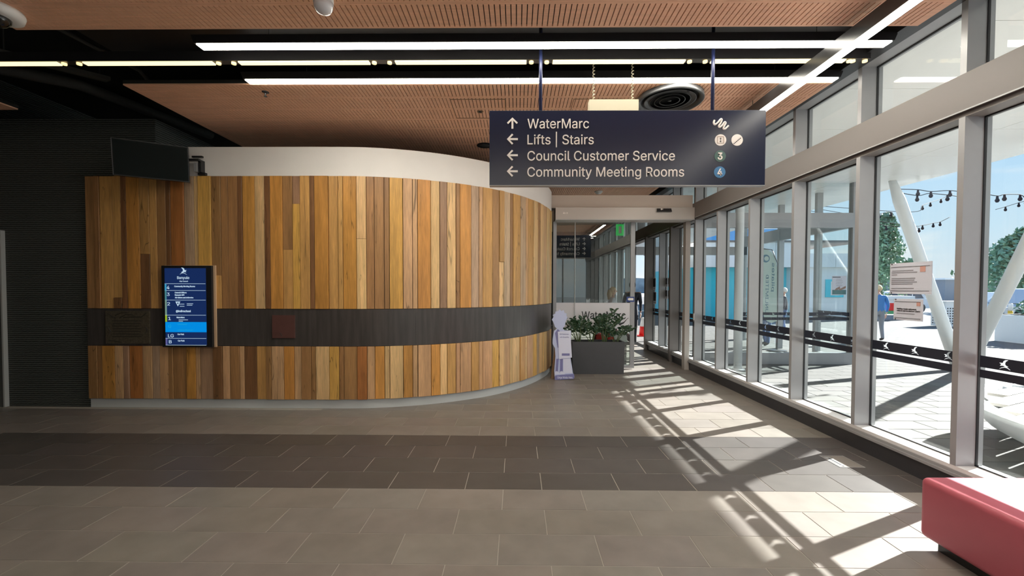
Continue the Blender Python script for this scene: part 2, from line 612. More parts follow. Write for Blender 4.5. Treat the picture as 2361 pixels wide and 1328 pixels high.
def catmull(P, n=24):
    Q, pts = [], [Vector(p) for p in P]
    pts = [2 * pts[0] - pts[1]] + pts + [2 * pts[-1] - pts[-2]]
    for i in range(1, len(pts) - 2):
        a, b, c, d = pts[i - 1:i + 3]
        for k in range(n):
            t = k / n
            Q.append(.5 * ((2 * b) + (c - a) * t + (2 * a - 5 * b + 4 * c - d) * t * t + (3 * b - a - 3 * c + d) * t ** 3))
    Q.append(pts[-2])
    return Q


PATH = catmull(PATHPTS)
ARC = [0.0]
for a, b in zip(PATH, PATH[1:]):
    ARC.append(ARC[-1] + (b - a).length)


def on_path(s, off=0.0):
    """point at arc length s, moved off metres towards the room"""
    s = min(max(s, 0), ARC[-1] - 1e-6)
    i = next(k for k in range(len(ARC) - 1) if ARC[k + 1] > s)
    d = (PATH[i + 1] - PATH[i]).normalized()
    p = PATH[i] + d * (s - ARC[i])
    return Vector((p.x + d.y * off, p.y - d.x * off))


def strip(s0, s1, front, back, z0, z1, step=0.12):
    mb = MB()
    n = max(1, int((s1 - s0) / step))
    F = [on_path(s0 + (s1 - s0) * k / n, front) for k in range(n + 1)]
    K = [on_path(s0 + (s1 - s0) * k / n, back) for k in range(n + 1)]
    vs = [(p.x, p.y, z) for p in F for z in (z0, z1)] + [(p.x, p.y, z) for p in K for z in (z0, z1)]
    o, fs = 2 * (n + 1), []
    for k in range(n):
        a, b = 2 * k, 2 * k + 2
        fs += [(a, b, b + 1, a + 1), (o + a, o + a + 1, o + b + 1, o + b), (a + 1, b + 1, o + b + 1, o + a + 1), (a, o + a, o + b, b)]
    fs += [(0, 1, o + 1, o), (2 * n, o + 2 * n, o + 2 * n + 1, 2 * n + 1)]
    return mb.add(vs, fs)


wallb = strip(0, 7.5, -0.02, -0.10, 0.1235, 2.985).build('wall_back', mat('dark_backing', (0.008, 0.006, 0.005), 0.9))
tag(wallb, kind='structure')
S_EDGE = [0.009, 0.131, 0.198, 0.364, 0.474, 0.547, 0.719, 0.845, 0.942, 1.058, 1.119, 1.291, 1.416, 1.472, 1.64, 1.761, 1.855, 1.981, 2.044, 2.204, 2.327, 2.4, 2.562, 2.69, 2.785, 2.913, 2.97, 3.146, 3.27, 3.33, 3.502, 3.625, 3.722, 3.845, 3.91, 4.08, 4.201, 4.266, 4.439, 4.561, 4.659, 4.784, 4.841, 5.014, 5.137, 5.2, 5.367, 5.495, 5.595, 5.727, 5.794, 5.973, 6.12, 6.179, 6.368, 6.527, 6.641, 6.821, 6.989, 7.209, 7.36, 7.46]
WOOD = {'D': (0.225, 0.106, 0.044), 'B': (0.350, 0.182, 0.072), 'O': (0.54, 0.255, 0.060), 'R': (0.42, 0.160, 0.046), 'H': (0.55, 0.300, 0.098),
        'Y': (0.64, 0.360, 0.088), 'P': (0.69, 0.450, 0.205), 'T': (0.56, 0.330, 0.165), 'G': (0.49, 0.335, 0.210), 'K': (0.35, 0.205, 0.120)}  # pale tones, mostly rightward: board colour with some window light put in
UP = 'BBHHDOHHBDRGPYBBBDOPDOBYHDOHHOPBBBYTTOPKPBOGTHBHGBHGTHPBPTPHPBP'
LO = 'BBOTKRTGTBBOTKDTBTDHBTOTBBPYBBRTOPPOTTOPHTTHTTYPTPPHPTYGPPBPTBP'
SPLIT_UP = {3: (1.43, 'D'), 6: (1.99, 'D'), 14: (1.72, 'H'), 22: (2.05, 'H'), 23: (2.63, 'Y'), 30: (2.19, 'P'), 47: (1.95, 'P')}
SWAP = {23: 'K'}


def plank(s0, s1, z0, z1, key, lab=None):
    d = random.choice((0.0, 0.0, 0.003, 0.006, -0.005, -0.008))
    g = 0.0034
    a, b, c, e2 = on_path(s0 + g, d), on_path(s1 - g, d), on_path(s1 - g, -0.019), on_path(s0 + g, -0.019)
    mb = MB()
    q = 0.002
    a2, b2 = on_path(s0 + g + q, d + q), on_path(s1 - g - q, d + q)
    mb.hexa([(p.x, p.y, z0) for p in (a, b, c, e2)], [(p.x, p.y, z1) for p in (a, b, c, e2)])
    mb.f.pop(2)
    mb.mi.pop(2)
    vs = [(a.x, a.y, z0), (b.x, b.y, z0), (b.x, b.y, z1), (a.x, a.y, z1), (a2.x, a2.y, z0 + q), (b2.x, b2.y, z0 + q), (b2.x, b2.y, z1 - q), (a2.x, a2.y, z1 - q)]
    mb.add(vs, [(4, 5, 6, 7), (0, 1, 5, 4), (1, 2, 6, 5), (2, 3, 7, 6), (3, 0, 4, 7)])
    o = mb.build('plank', M_TIMBER, wallb)
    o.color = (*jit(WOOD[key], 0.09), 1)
    return o


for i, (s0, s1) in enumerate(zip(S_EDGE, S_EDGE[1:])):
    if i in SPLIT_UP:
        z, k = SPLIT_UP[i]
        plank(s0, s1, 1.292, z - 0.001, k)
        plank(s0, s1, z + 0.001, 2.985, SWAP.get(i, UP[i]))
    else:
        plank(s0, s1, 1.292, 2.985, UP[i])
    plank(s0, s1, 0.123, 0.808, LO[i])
for s0, s1 in ((0.009, 2.20), (2.20, 4.24), (4.24, 6.02), (6.02, 7.46)):
    strip(s0 + 0.001, s1 - 0.001, -0.003, -0.019, 0.812, 1.288, 0.08).build('band_panel', M_BAND, wallb)
strip(0.0, 7.5, -0.036, -0.10, 0.0, 0.122, 0.08).build('baseboard_back', M_SKIRT)['kind'] = 'structure'
blk = strip(0.62, 7.5, -0.012, -0.16, 2.987, 3.355, 0.06).build('trim_1', M_WHITE)
tag(blk, kind='structure')

# ------------------------------------------------------------------ dark ribbed wall and the void above it
wl = B(-7.2, -4.66, 5.45, 7.4, 0.0, 3.73).build('wall_left', M_RIB)
tag(wl, kind='structure')
tag(B(-7.4, -7.2, -4.0, 18.0, 0, 4.6).build('wall_side', M_RIB), kind='structure')
wre = B(-7.4, -0.2, -4.2, -4.0, 0, 4.6).build('wall_rear', mat('rear_wall', (0.30, 0.28, 0.26), 0.7))
tag(wre, kind='structure')
B(-0.2, 3.6, -4.2, -4.0, 3.0, 4.6).build('added_lintel', M_WHITE, wre)  # unseen glazed opening, head to pane, added to brighten the room
for x in (-0.2, 1.0, 2.2, 3.35):
    B(x, x + .06, -4.15, -4.0, 0, 3.0).build('mullion', M_ALU, wre)
tag(B(-0.14, 3.35, -4.08, -4.07, 0.0, 3.0).build('window_40', M_GLASS), kind='structure')
tag(B(-7.4, 3.5, 18.0, 18.2, 0, 4.6).build('wall_end', mat('end_wall', (0.030, 0.032, 0.030), 0.7)), kind='structure')
d1 = B(-7.19, -6.665, 5.415, 5.449, 0.0, 2.285).build('door_1', mat('steel_door', (0.10, 0.105, 0.10), 0.5))
tag(d1, kind='structure')
B(-6.675, -6.655, 5.40, 5.449, 0.0, 2.295).build('door_frame', mat('pale_jamb', (0.45, 0.46, 0.45), 0.5), d1)

# ------------------------------------------------------------------ ceiling: slotted veneer panels below a black void
ceil = B(-7.4, 3.5, -4.2, 18.2, 4.45, 4.6).build('ceiling', M_BLACK)
tag(ceil, kind='structure')
CZ = 3.64


def slot_row(x0, x1, y0, y1, pitch=0.0407, slot=0.0075):
    mb = MB()
    e = 0.02
    mb.box(x0, x1, y0 + 0.0008, y0 + e, CZ, CZ + 0.014)
    mb.box(x0, x1, y1 - e, y1 - 0.0008, CZ, CZ + 0.014)
    x = x0
    first = 0.05
    edges = [x0]
    x = x0 + first
    while x < x1 - first:
        edges += [x, x + slot]
        x += pitch
    edges.append(x1)
    for a, b in zip(edges[::2], edges[1::2]):
        mb.box(a, b, y0 + e, y1 - e, CZ, CZ + 0.014)
    return mb.build('ceiling_panel', M_VENEER, ceil)


def ceiling_field(x0, x1, y0, y1):
    n = round((y1 - y0) / 0.3)
    for k in range(n):
        slot_row(x0, x1, y0 + 0.3 * k, y0 + 0.3 * (k + 1))
    B(x0, x1, y0, y0 + 0.3 * n, CZ + 0.0145, CZ + 0.05).build('panel_backing', M_BLACK, ceil)


ceiling_field(-4.05, 3.16, 1.93, 3.43)
ceiling_field(-4.05, 3.18, 4.355, 8.255)
ceiling_field(-0.5, 2.92, 8.78, 10.28)
ceiling_field(-7.18, -5.85, 3.45, 4.95)
B(-4.05, 3.16, -0.37, 1.925, CZ, CZ + 0.05).build('plain_panel', M_VENEER, ceil)
B(-4.05, 3.16, -3.9, -1.29, CZ, CZ + 0.05).build('plain_panel', M_VENEER, ceil)
B(-4.05, 3.3, -1.285, -0.375, 3.92, 3.96).build('void_lid', M_CHAN, ceil)
B(-7.18, 3.3, 10.6, 17.9, CZ + 0.3, CZ + 0.34).build('plain_panel', mat('corridor_ceiling', (0.25, 0.16, 0.10), 0.6), ceil)
B(-4.05, 3.3, 3.435, 4.35, 3.92, 3.96).build('void_lid', M_CHAN, ceil)
B(3.165, 3.32, -4.0, 18, 3.70, 3.95).build('edge_bulkhead', M_CHAN, ceil)

# services hanging in the black void
M_PIPE = mat('dusty_pipe', (0.045, 0.047, 0.044), 0.7)
for nm, pts, r, lb in (('duct_pipe', [(-7.1, 4.3, 4.15), (-5.6, 5.4, 4.15), (-5.2, 7.2, 4.15)], 0.07, 'dusty dark pipe running under the black ceiling void above the ribbed wall'),
                       ('conduit', [(-6.0, 3.55, 4.12), (-4.6, 3.6, 4.12), (-4.45, 5.0, 4.12), (-4.40, 5.2, 3.95)], 0.025, 'thin bent conduit in the dark void left of the slotted ceiling')):
    tag(MB().tube(pts, r, 10).build(nm, M_PIPE, None, True), lb, 'pipe')
t = empty('cable_tray', (-4.9, 4.5, 3.93), 'short dusty cable tray hanging in the black void beside slotted timber ceiling', 'cable tray')
MB().hexa([(-5.35, 4.3, 3.93), (-5.25, 4.25, 3.93), (-4.65, 4.85, 3.93), (-4.75, 4.9, 3.93)], [(-5.35, 4.3, 3.97), (-5.25, 4.25, 3.97), (-4.65, 4.85, 3.97), (-4.75, 4.9, 3.97)]).build('tray', M_PIPE, t)
for p in ((-5.25, 4.33), (-4.75, 4.82)):
    MB().tube([(p[0], p[1], 3.96), (p[0], p[1], 4.45)], 0.006, 6).build('hanger_rod', M_PIPE, t)

# ------------------------------------------------------------------ lights
def linear_light(name, x0, x1, y0, y1, z, label, joints=()):
    t = empty(name, ((x0 + x1) / 2, (y0 + y1) / 2, z), label, 'light')
    MB().prism([(x0 - 0.015, z + 0.003), (x1 + 0.015, z + 0.003), (x1 + 0.045, z + 0.075), (x0 - 0.045, z + 0.075)], 'y', y0 - 0.006, y1 + 0.006).build('housing', M_CHAN, t)
    xs = [x0] + list(joints) + [x1]
    for a, b in zip(xs, xs[1:]):
        B(a + 0.001, b - 0.001, y0, y1, z - 0.006, z + 0.004).build('diffuser', M_LIGHT, t)
    for x in (x0 + 0.6, (x0 + x1) / 2, x1 - 0.6):
        MB().tube([(x, (y0 + y1) / 2, z + 0.07), (x, (y0 + y1) / 2, 3.93)], 0.003, 6).build('hanger_wire', M_GREYMETAL, t)
    return t


linear_light('linear_light', -2.74, 3.14, 3.632, 3.718, CZ, 'long white strip light across the ceiling gap, nearest of the three parallel rows', (-0.47,))
linear_light('linear_light', -2.72, 3.16, 4.25, 4.335, CZ, 'long white strip light tucked against the front edge of the rear slotted ceiling', (-0.26,))
linear_light('linear_light', -2.74, 3.14, -1.09, -1.004, CZ, 'long white strip light behind the viewer, mirrored in the glass door')
linear_light('linear_light', -2.72, 3.14, -0.47, -0.385, CZ, 'second white strip light behind the viewer, nearer the slotted front ceiling')
t = empty('trough_light', (0, 3.955, CZ), 'broken row of yellow tubes with paired spots, between the two continuous strip lights', 'light')
B(-6.6, 3.2, 3.92, 3.99, CZ + 0.012, CZ + 0.10).build('channel', M_CHAN, t)
for k in range(-2, 6):
    x = -3.98 + 1.452 * k + 0.0
    a, b = x - 0.05, x + 1.16
    b = min(b, 3.02)
    if b - a > 0.1:
        B(a, b, 3.928, 3.982, CZ, CZ + 0.014).build('tube_diffuser', M_LIGHTW, t)
    for q in (a - 0.055, b + 0.045):
        if q < 3.2:
            MB().lathe([(0.0205, 0), (0.0205, 0.016)], (q, 3.955, CZ - 0.004), 14).build('spot', M_SPOT, t)
# the strip light that runs along the window side and passes beneath the others
t = empty('linear_light', (2.6, 3.5, 3.44), 'strip light in black housing hung lengthwise beside the windows, crossing under the rows', 'light')
B(2.553, 2.643, -2.0, 7.0, 3.446, 3.56).build('housing', mat('gloss_black_housing', (0.018, 0.018, 0.019), 0.22), t)
B(2.560, 2.636, -2.0, 7.0, 3.440, 3.447).build('diffuser', M_LIGHT, t)
for y in (2.9, 4.75, 6.6):
    MB().tube([(2.598, y, 3.56), (2.598, y, 3.64)], 0.003, 6).build('hanger_wire', M_DARKPLASTIC, t)

# ------------------------------------------------------------------ ceiling fittings
t = empty('ceiling_diffuser', (1.66, 4.68, 3.58), 'large round dark swirl air diffuser set in the rear slotted ceiling', 'air vent')
MB().lathe([(0.345, 0.06), (0.350, 0.012), (0.343, 0.004), (0.330, 0.006), (0.285, 0.040), (0.285, 0.055)], (1.66, 4.68, 3.58), 56).build('outer_ring', M_GREYMETAL, t, True)
for r in (0.270, 0.215, 0.160, 0.105):
    MB().lathe([(r, 0.024), (r + 0.002, 0.019), (r - 0.046, 0.046), (r - 0.046, 0.051)], (1.66, 4.68, 3.58), 44).build('cone_ring', M_GREYMETAL, t, True)
MB().lathe([(0.050, 0.040), (0.035, 0.026), (0.0, 0.022)], (1.66, 4.68, 3.58), 20).build('hub', M_GREYMETAL, t, True)
MB().lathe([(0.32, 0.054), (0.32, 0.0595)], (1.66, 4.68, 3.58), 44).build('back_plate', M_BLACK, t)


def sprinkler(x, y, label):
    t = empty('sprinkler', (x, y, CZ), label, 'sprinkler', None)
    MB().lathe([(0.036, 0.0), (0.034, -0.006), (0.018, -0.010)], (x, y, CZ), 18).build('escutcheon', M_DARKPLASTIC, t, True)
    MB().lathe([(0.010, -0.008), (0.012, -0.02), (0.006, -0.034), (0.004, -0.045)], (x, y, CZ), 12).build('nozzle', M_DARKPLASTIC, t, True)
    MB().lathe([(0.018, -0.046), (0.018, -0.049)], (x, y, CZ), 14).build('deflector', M_DARKPLASTIC, t)


sprinkler(-2.673, 4.517, 'small black sprinkler alone on the left part of the rear slotted ceiling')
sprinkler(1.76, 4.44, 'small black sprinkler beside the big round air diffuser')
t = empty('ceiling_speaker', (-0.47, 6.2, CZ), 'round dark flush speaker in the slotted ceiling above the curved white band', 'speaker')
MB().lathe([(0.115, 0.0), (0.115, -0.008), (0.10, -0.010)], (-0.47, 6.2, CZ), 28).build('rim', M_DARKPLASTIC, t)
MB().lathe([(0.098, -0.006), (0.05, -0.013), (0.0, -0.014)], (-0.47, 6.2, CZ), 28).build('grille', M_GREYMETAL, t, True)
t = empty('detector_socket', (-0.436, 5.026, CZ), 'small dark round socket left of the navy hanging sign, in slotted ceiling', 'detector')
MB().lathe([(0.038, 0.0), (0.034, -0.008), (0.02, -0.003)], (-0.436, 5.026, CZ), 18).build('rim', M_CARD, t)
MB().lathe([(0.024, -0.0045), (0.0, -0.005)], (-0.436, 5.026, CZ), 14).build('hole', M_BLACK, t)
for (a, b, c, e2, lb) in ((-0.74, 4.70, -0.13, 5.22, 'square access hatch outlined in the slotted ceiling above the timber wall'), (0.62, 4.70, 1.16, 5.22, 'square access hatch outlined in the slotted ceiling behind the cream box')):
    t = empty('access_hatch', (a, b, CZ), lb, 'hatch')
    for k, bx in enumerate(((a, c, b, b + 0.008), (a, c, e2 - 0.006, e2), (a, a + 0.006, b + 0.008, e2 - 0.006), (c - 0.006, c, b + 0.008, e2 - 0.006))):
        B(*bx, CZ - 0.0045, CZ - 0.0005).build('edge_trim', M_CARD, t)

t = empty('smoke_detector', (1.743, 9.12, CZ), 'white smoke detector on the slotted ceiling beyond the door header', 'detector')
MB().lathe([(0.085, 0.0), (0.085, -0.02), (0.07, -0.03)], (1.743, 9.12, CZ), 24).build('base', M_PLASTIC, t, True)
MB().lathe([(0.065, -0.028), (0.055, -0.05), (0.02, -0.056), (0.0, -0.056)], (1.743, 9.12, CZ), 24).build('chamber', M_PLASTIC, t, True)
t = empty('security_camera', (-3.90, 3.165, CZ), 'white dome security camera on the front ceiling panel', 'camera')
MB().lathe([(0.155, 0.0), (0.16, -0.02), (0.15, -0.055), (0.12, -0.066)], (-3.90, 3.165, CZ), 36).build('housing', M_PLASTIC, t, True)
MB().lathe([(0.088, -0.060), (0.084, -0.085), (0.062, -0.112), (0.03, -0.126), (0.0, -0.128)], (-3.90, 3.165, CZ), 28).build('dome', mat('smoked_dome', (0.012, 0.012, 0.012), 0.08), t, True)
t = empty('motion_sensor', (-1.36, 3.00, CZ), 'white cylinder sensor with rounded lens on the front slotted ceiling', 'sensor')
MB().lathe([(0.062, 0.0), (0.062, -0.05), (0.068, -0.055), (0.068, -0.085)], (-1.36, 3.00, CZ), 28).build('body', M_PLASTIC, t)
MB().lathe([(0.064, -0.085), (0.062, -0.115), (0.048, -0.143), (0.022, -0.156), (0.0, -0.158)], (-1.36, 3.00, CZ), 28).build('lens', mat('pearl_lens', (0.62, 0.62, 0.64), 0.25), t, True)

# cream emergency light box on coiled chains
t = empty('emergency_light', (0.916, 4.10, 3.2), 'cream emergency light box hung from two coiled white chains behind the navy sign', 'light box')
B(0.682, 1.15, 4.06, 4.14, 3.20, 3.353).build('case', M_CREAM, t, bevel=0.004)
B(0.676, 1.156, 4.055, 4.145, 3.16, 3.20).build('lower_frame', M_PLASTIC, t, bevel=0.003)
for x in (0.730, 1.100):
    pts = []
    for k in range(150):
        z = 3.353 + (3.92 - 3.353) * k / 149
        a = k * 0.75
        pts.append((x + 0.009 * math.cos(a), 4.10 + 0.009 * math.sin(a), z))
    MB().tube(pts, 0.0042, 5).build('chain', M_CREAM, t, True)

# ------------------------------------------------------------------ window wall on the right
XF, XG, XO = 3.32, 3.47, 3.52
wr = B(3.33, 3.56, -4.0, 10.86, 0.0, 0.148).build('wall_right', M_PLINTH)
tag(wr, kind='structure')
B(3.33, 3.56, 13.0, 18.0, 0.0, 0.148).build('plinth', M_PLINTH, wr)
for (y0, y1) in ((-4.0, 10.86), (13.0, 18.0)):
    B(3.297, 3.52, y0, y1, 0.150, 0.172).build('sill_rail', M_ALU, wr)
    B(3.309, 3.52, y0, y1, 0.1725, 0.197).build('sill_rail', M_ALU, wr)
    B(3.320, 3.54, y0, y1, 0.1975, 0.226).build('sill', mat('pale_sill', (0.70, 0.70, 0.70), 0.4), wr)
B(3.298, 3.56, -4.0, 18.0, 2.882, 3.155).build('transom', M_ALUD, wr, bevel=0.003)
B(3.292, 3.298, -4.0, 18.0, 2.876, 2.886).build('drip_edge', M_ALU, wr)
B(3.325, 3.52, -4.0, 18.0, 2.843, 2.881).build('head_rail', M_ALUD, wr)
B(3.32, 3.52, -4.0, 18.0, 3.70, 3.95).build('head', M_ALU, wr)
MY = [-3.52, -2.56, -1.60, -0.64, 0.32, 1.28, 2.24, 3.205, 4.165, 5.132, 6.09, 7.06, 7.93]
MY2 = [9.06, 9.90, 10.80]
MY3 = [13.0, 14.0, 15.0, 16.0, 17.0]
for y in MY + [MY2[1]] + MY3:
    B(XF, XO, y, y + 0.046, 0.226, 2.843).build('mullion', M_ALU, wr)
for y in (MY2[0], MY2[2]):
    B(3.27, XO, y, y + 0.10, 0.0, 2.880).build('post', M_ALUD, wr)
for y in MY + MY2 + [11.7, 12.6] + MY3:
    B(XF, XO, y, y + 0.046, 3.155, 3.70).build('mullion', M_ALU, wr)
B(3.30, 3.56, -4.0, 18.0, 3.951, 4.45).build('upper_wall', M_CHAN, wr)
nwin = 0


def pane_gasket(y0, y1, z0, z1, parent):
    mb = MB()
    for bx in ((y0, y1, z0, z0 + 0.010), (y0, y1, z1 - 0.010, z1), (y0, y0 + 0.006, z0, z1), (y1 - 0.006, y1, z0, z1)):
        mb.box(3.461, 3.479, bx[0], bx[1], bx[2], bx[3])
    return mb.build('gasket', M_GASKET, parent)


for seq in (MY + [8.16], [8.30] + MY2, MY3 + [18.0]):
    for y0, y1 in zip(seq, seq[1:]):
        if y1 - y0 < 0.3: continue
        nwin += 1
        a = y0 + (0.046 if y0 not in (9.06,) else 0.10)
        wn = B(3.466, 3.474, a + 0.004, y1 - 0.004, 0.23, 2.839).build('window_%d' % nwin, M_GLASS)
        tag(wn, kind='structure')
        pane_gasket(a, y1, 0.226, 2.843, wn)
        B(3.466, 3.474, a + 0.004, y1 - 0.004, 3.159, 3.696).build('upper_pane', M_GLASS, wn)
        pane_gasket(a, y1, 3.155, 3.70, wn)
        if y0 > -3 and y0 < 12:
            L, c = y1 - a, (a + y1) / 2
            birds = []
            for q in ((-0.30, 0.0, 0.30) if L > 0.8 else (-0.2, 0.15)):
                birds += bird(-q * (0.95 if L > .8 else 1), 0.0, 0.072, -1)
            flat([rect(-L / 2 + .014, -0.043, L / 2 - .014, 0.043)] + birds, (3.464, c, 1.026), M_DECAL, wn, '-x', 'decal_band', 0.001)
            B(3.4635, 3.4645, a + .014, y1 - .014, 0.905, 0.965).build('decal_stripe', M_DECAL, wn)
for y0, y1 in ((11.7, 12.6), (10.8, 11.7)):
    nwin += 1
    tag(B(3.466, 3.474, y0 + 0.05, y1 - 0.004, 3.159, 3.696).build('window_%d' % nwin, M_GLASS), kind='structure')

# ------------------------------------------------------------------ inner sliding door across the corridor
t = empty('trim_2', (2.0, 8.1, 3.08), kind='structure')
B(0.60, 3.297, 8.02, 8.26, 3.075, 3.315).build('bulkhead', mat('beige_bulkhead', (0.55, 0.48, 0.42), 0.6), t)
d2 = empty('door_2', (2.0, 8.25, 0.0), kind='structure')
B(0.72, 3.30, 7.93, 8.30, 2.845, 3.072).build('header', mat('anodised_header', (0.46, 0.42, 0.39), 0.45, metal=0.2), d2, bevel=0.004)
B(0.72, 3.30, 7.925, 7.93, 2.838, 2.852).build('header_edge', M_ALU, d2)
B(0.70, 0.765, 8.18, 8.30, 0.0, 2.844).build('jamb', M_ALU, d2)
B(3.235, 3.325, 8.17, 8.30, 0.0, 2.844).build('jamb', mat('jamb_grey', (0.40, 0.37, 0.34), 0.5), d2)
B(0.768, 1.135, 8.262, 8.270, 0.02, 2.842).build('fixed_pane', M_DGLASS, d2)
leaf = B(1.128, 2.20, 8.230, 8.238, 0.075, 2.842).build('sliding_pane', M_DGLASS, d2)
B(2.20, 2.282, 8.215, 8.255, 0.02, 2.842).build('stile', M_ALU, d2)
B(1.128, 2.20, 8.215, 8.255, 0.02, 0.075).build('bottom_rail', M_ALU, d2)
B(1.124, 1.131, 8.226, 8.242, 0.075, 2.842).build('edge_seal', mat('clear_seal', (0.75, 0.8, 0.8), 0.3), d2)
fl = B(1.135, 2.199, 8.2285, 8.2295, 0.785, 1.285).build('film', M_FILM, d2)
B(0.769, 1.132, 8.2605, 8.2615, 0.785, 1.285).build('film', M_FILM, d2)
text('WaterMarc', (1.262, 8.228, 0.972), 0.855, 0.145, M_INK, fl, bold=0.006)
text('TM', (2.14, 8.228, 0.972), 0.03, 0.014, M_INK, fl)
flat([[(0, .05), (.07, .10), (.11, .04), (.20, .07), (.30, .17), (.20, .04), (.12, 0), (.07, .06)], [(.14, -.02), (.19, .01), (.18, -.06)], [(.25, -.03), (.30, .03), (.29, -.06)]], (1.88, 8.228, 0.845), M_INK, fl, name='logo')
st = B(2.125, 2.275, 8.209, 8.213, 1.305, 1.405).build('door_sticker', mat('sticker_blue', (0.03, 0.06, 0.22), 0.5))
tag(st, 'blue sticker with white arrow on the stile of the glass sliding door', 'sticker')
flat([[(-.055, 0), (-.035, .022), (.055, .022), (.055, -.022), (-.035, -.022)]], (2.20, 8.208, 1.357), M_LETTER, st, name='arrow')
sn = empty('door_sensor', (2.72, 7.90, 3.02), 'black motion sensor on the metal header above the sliding door', 'sensor')
MB().hexa([(2.585, 7.885, 2.985), (2.865, 7.885, 2.985), (2.855, 7.929, 2.985), (2.595, 7.929, 2.985)], [(2.595, 7.90, 3.045), (2.855, 7.90, 3.045), (2.855, 7.929, 3.045), (2.595, 7.929, 3.045)]).build('casing', M_DARKPLASTIC, sn)
B(2.685, 2.70, 7.887, 7.893, 3.025, 3.037).build('indicator', M_LETTER, sn)
flat([circ(.0, .0, .014, 12)], (2.67, 7.8885, 3.03), M_LETTER, sn, name='lens', thick=.001)
for a, b, c, e2 in ((.858, .89, 2.975, 2.981), (.858, .89, 2.955, 2.966), (.897, .902, 2.955, 2.981), (.897, .918, 2.955, 2.960), (.924, .929, 2.955, 2.981), (.935, .945, 2.955, 2.978)):
    B(a, b, 7.928, 7.9301, c, e2).build('worn_marking', M_LETTER, d2)
card = empty('card_reader', (3.31, 7.97, 0.9), 'small black card reader under a pale plate on the last window post', 'card reader')
B(3.303, 3.319, 7.935, 7.97, 0.86, 0.95).build('reader', M_DARKPLASTIC, card)
B(3.313, 3.319, 7.932, 7.975, 0.975, 1.10).build('plate', M_PLASTIC, card)

# corridor: green exit sign, notices on glass
ex = empty('exit_sign', (2.66, 11.0, 3.0), 'green exit sign hanging in the corridor beyond the sliding door', 'sign')
B(2.56, 2.76, 10.98, 11.02, 2.93, 3.22).build('panel', M_EXITG, ex)
flat([rect(-.035, -.09, .035, .09)], (2.66, 10.977, 3.075), M_LETTER, ex, name='pictogram')
MB().tube([(2.66, 11.0, 3.22), (2.66, 11.0, 3.94)], 0.006, 6).build('hanger_rod', M_GREYMETAL, ex)
k = 0
for (yc, zc, h, wd, lb) in ((10.69, 1.68, 0.30, 0.21, 'dark portrait poster, upper of the pair on the farther corridor window'), (10.65, 1.33, 0.30, 0.21, 'dark portrait poster, lower of the pair on the farther corridor window'),
                            (9.83, 1.71, 0.20, 0.13, 'small dark leaflet in the upper row, left of two on nearer corridor window'), (9.66, 1.71, 0.20, 0.13, 'small dark leaflet in the upper row, right of two on nearer corridor window'),
                            (9.83, 1.43, 0.20, 0.13, 'small dark leaflet in the lower row, left of two on nearer corridor window'), (9.66, 1.43, 0.20, 0.13, 'small dark leaflet in the lower row, right of two on nearer corridor window')):
    o = B(3.458, 3.464, yc - wd / 2, yc + wd / 2, zc - h / 2, zc + h / 2).build('leaflet', M_PAPER)
    tag(o, lb, 'leaflet', 'leaflets on the corridor windows')
    flat([rect(-wd * .43, -h * .25, wd * .43, h * .46)], (3.4575, yc, zc), M_INK, o, '-x', 'picture')
    B(3.4565, 3.4578, yc - wd * .36, yc + wd * .36, zc - h * .40, zc - h * .34).build('caption', M_GREYINK, o)

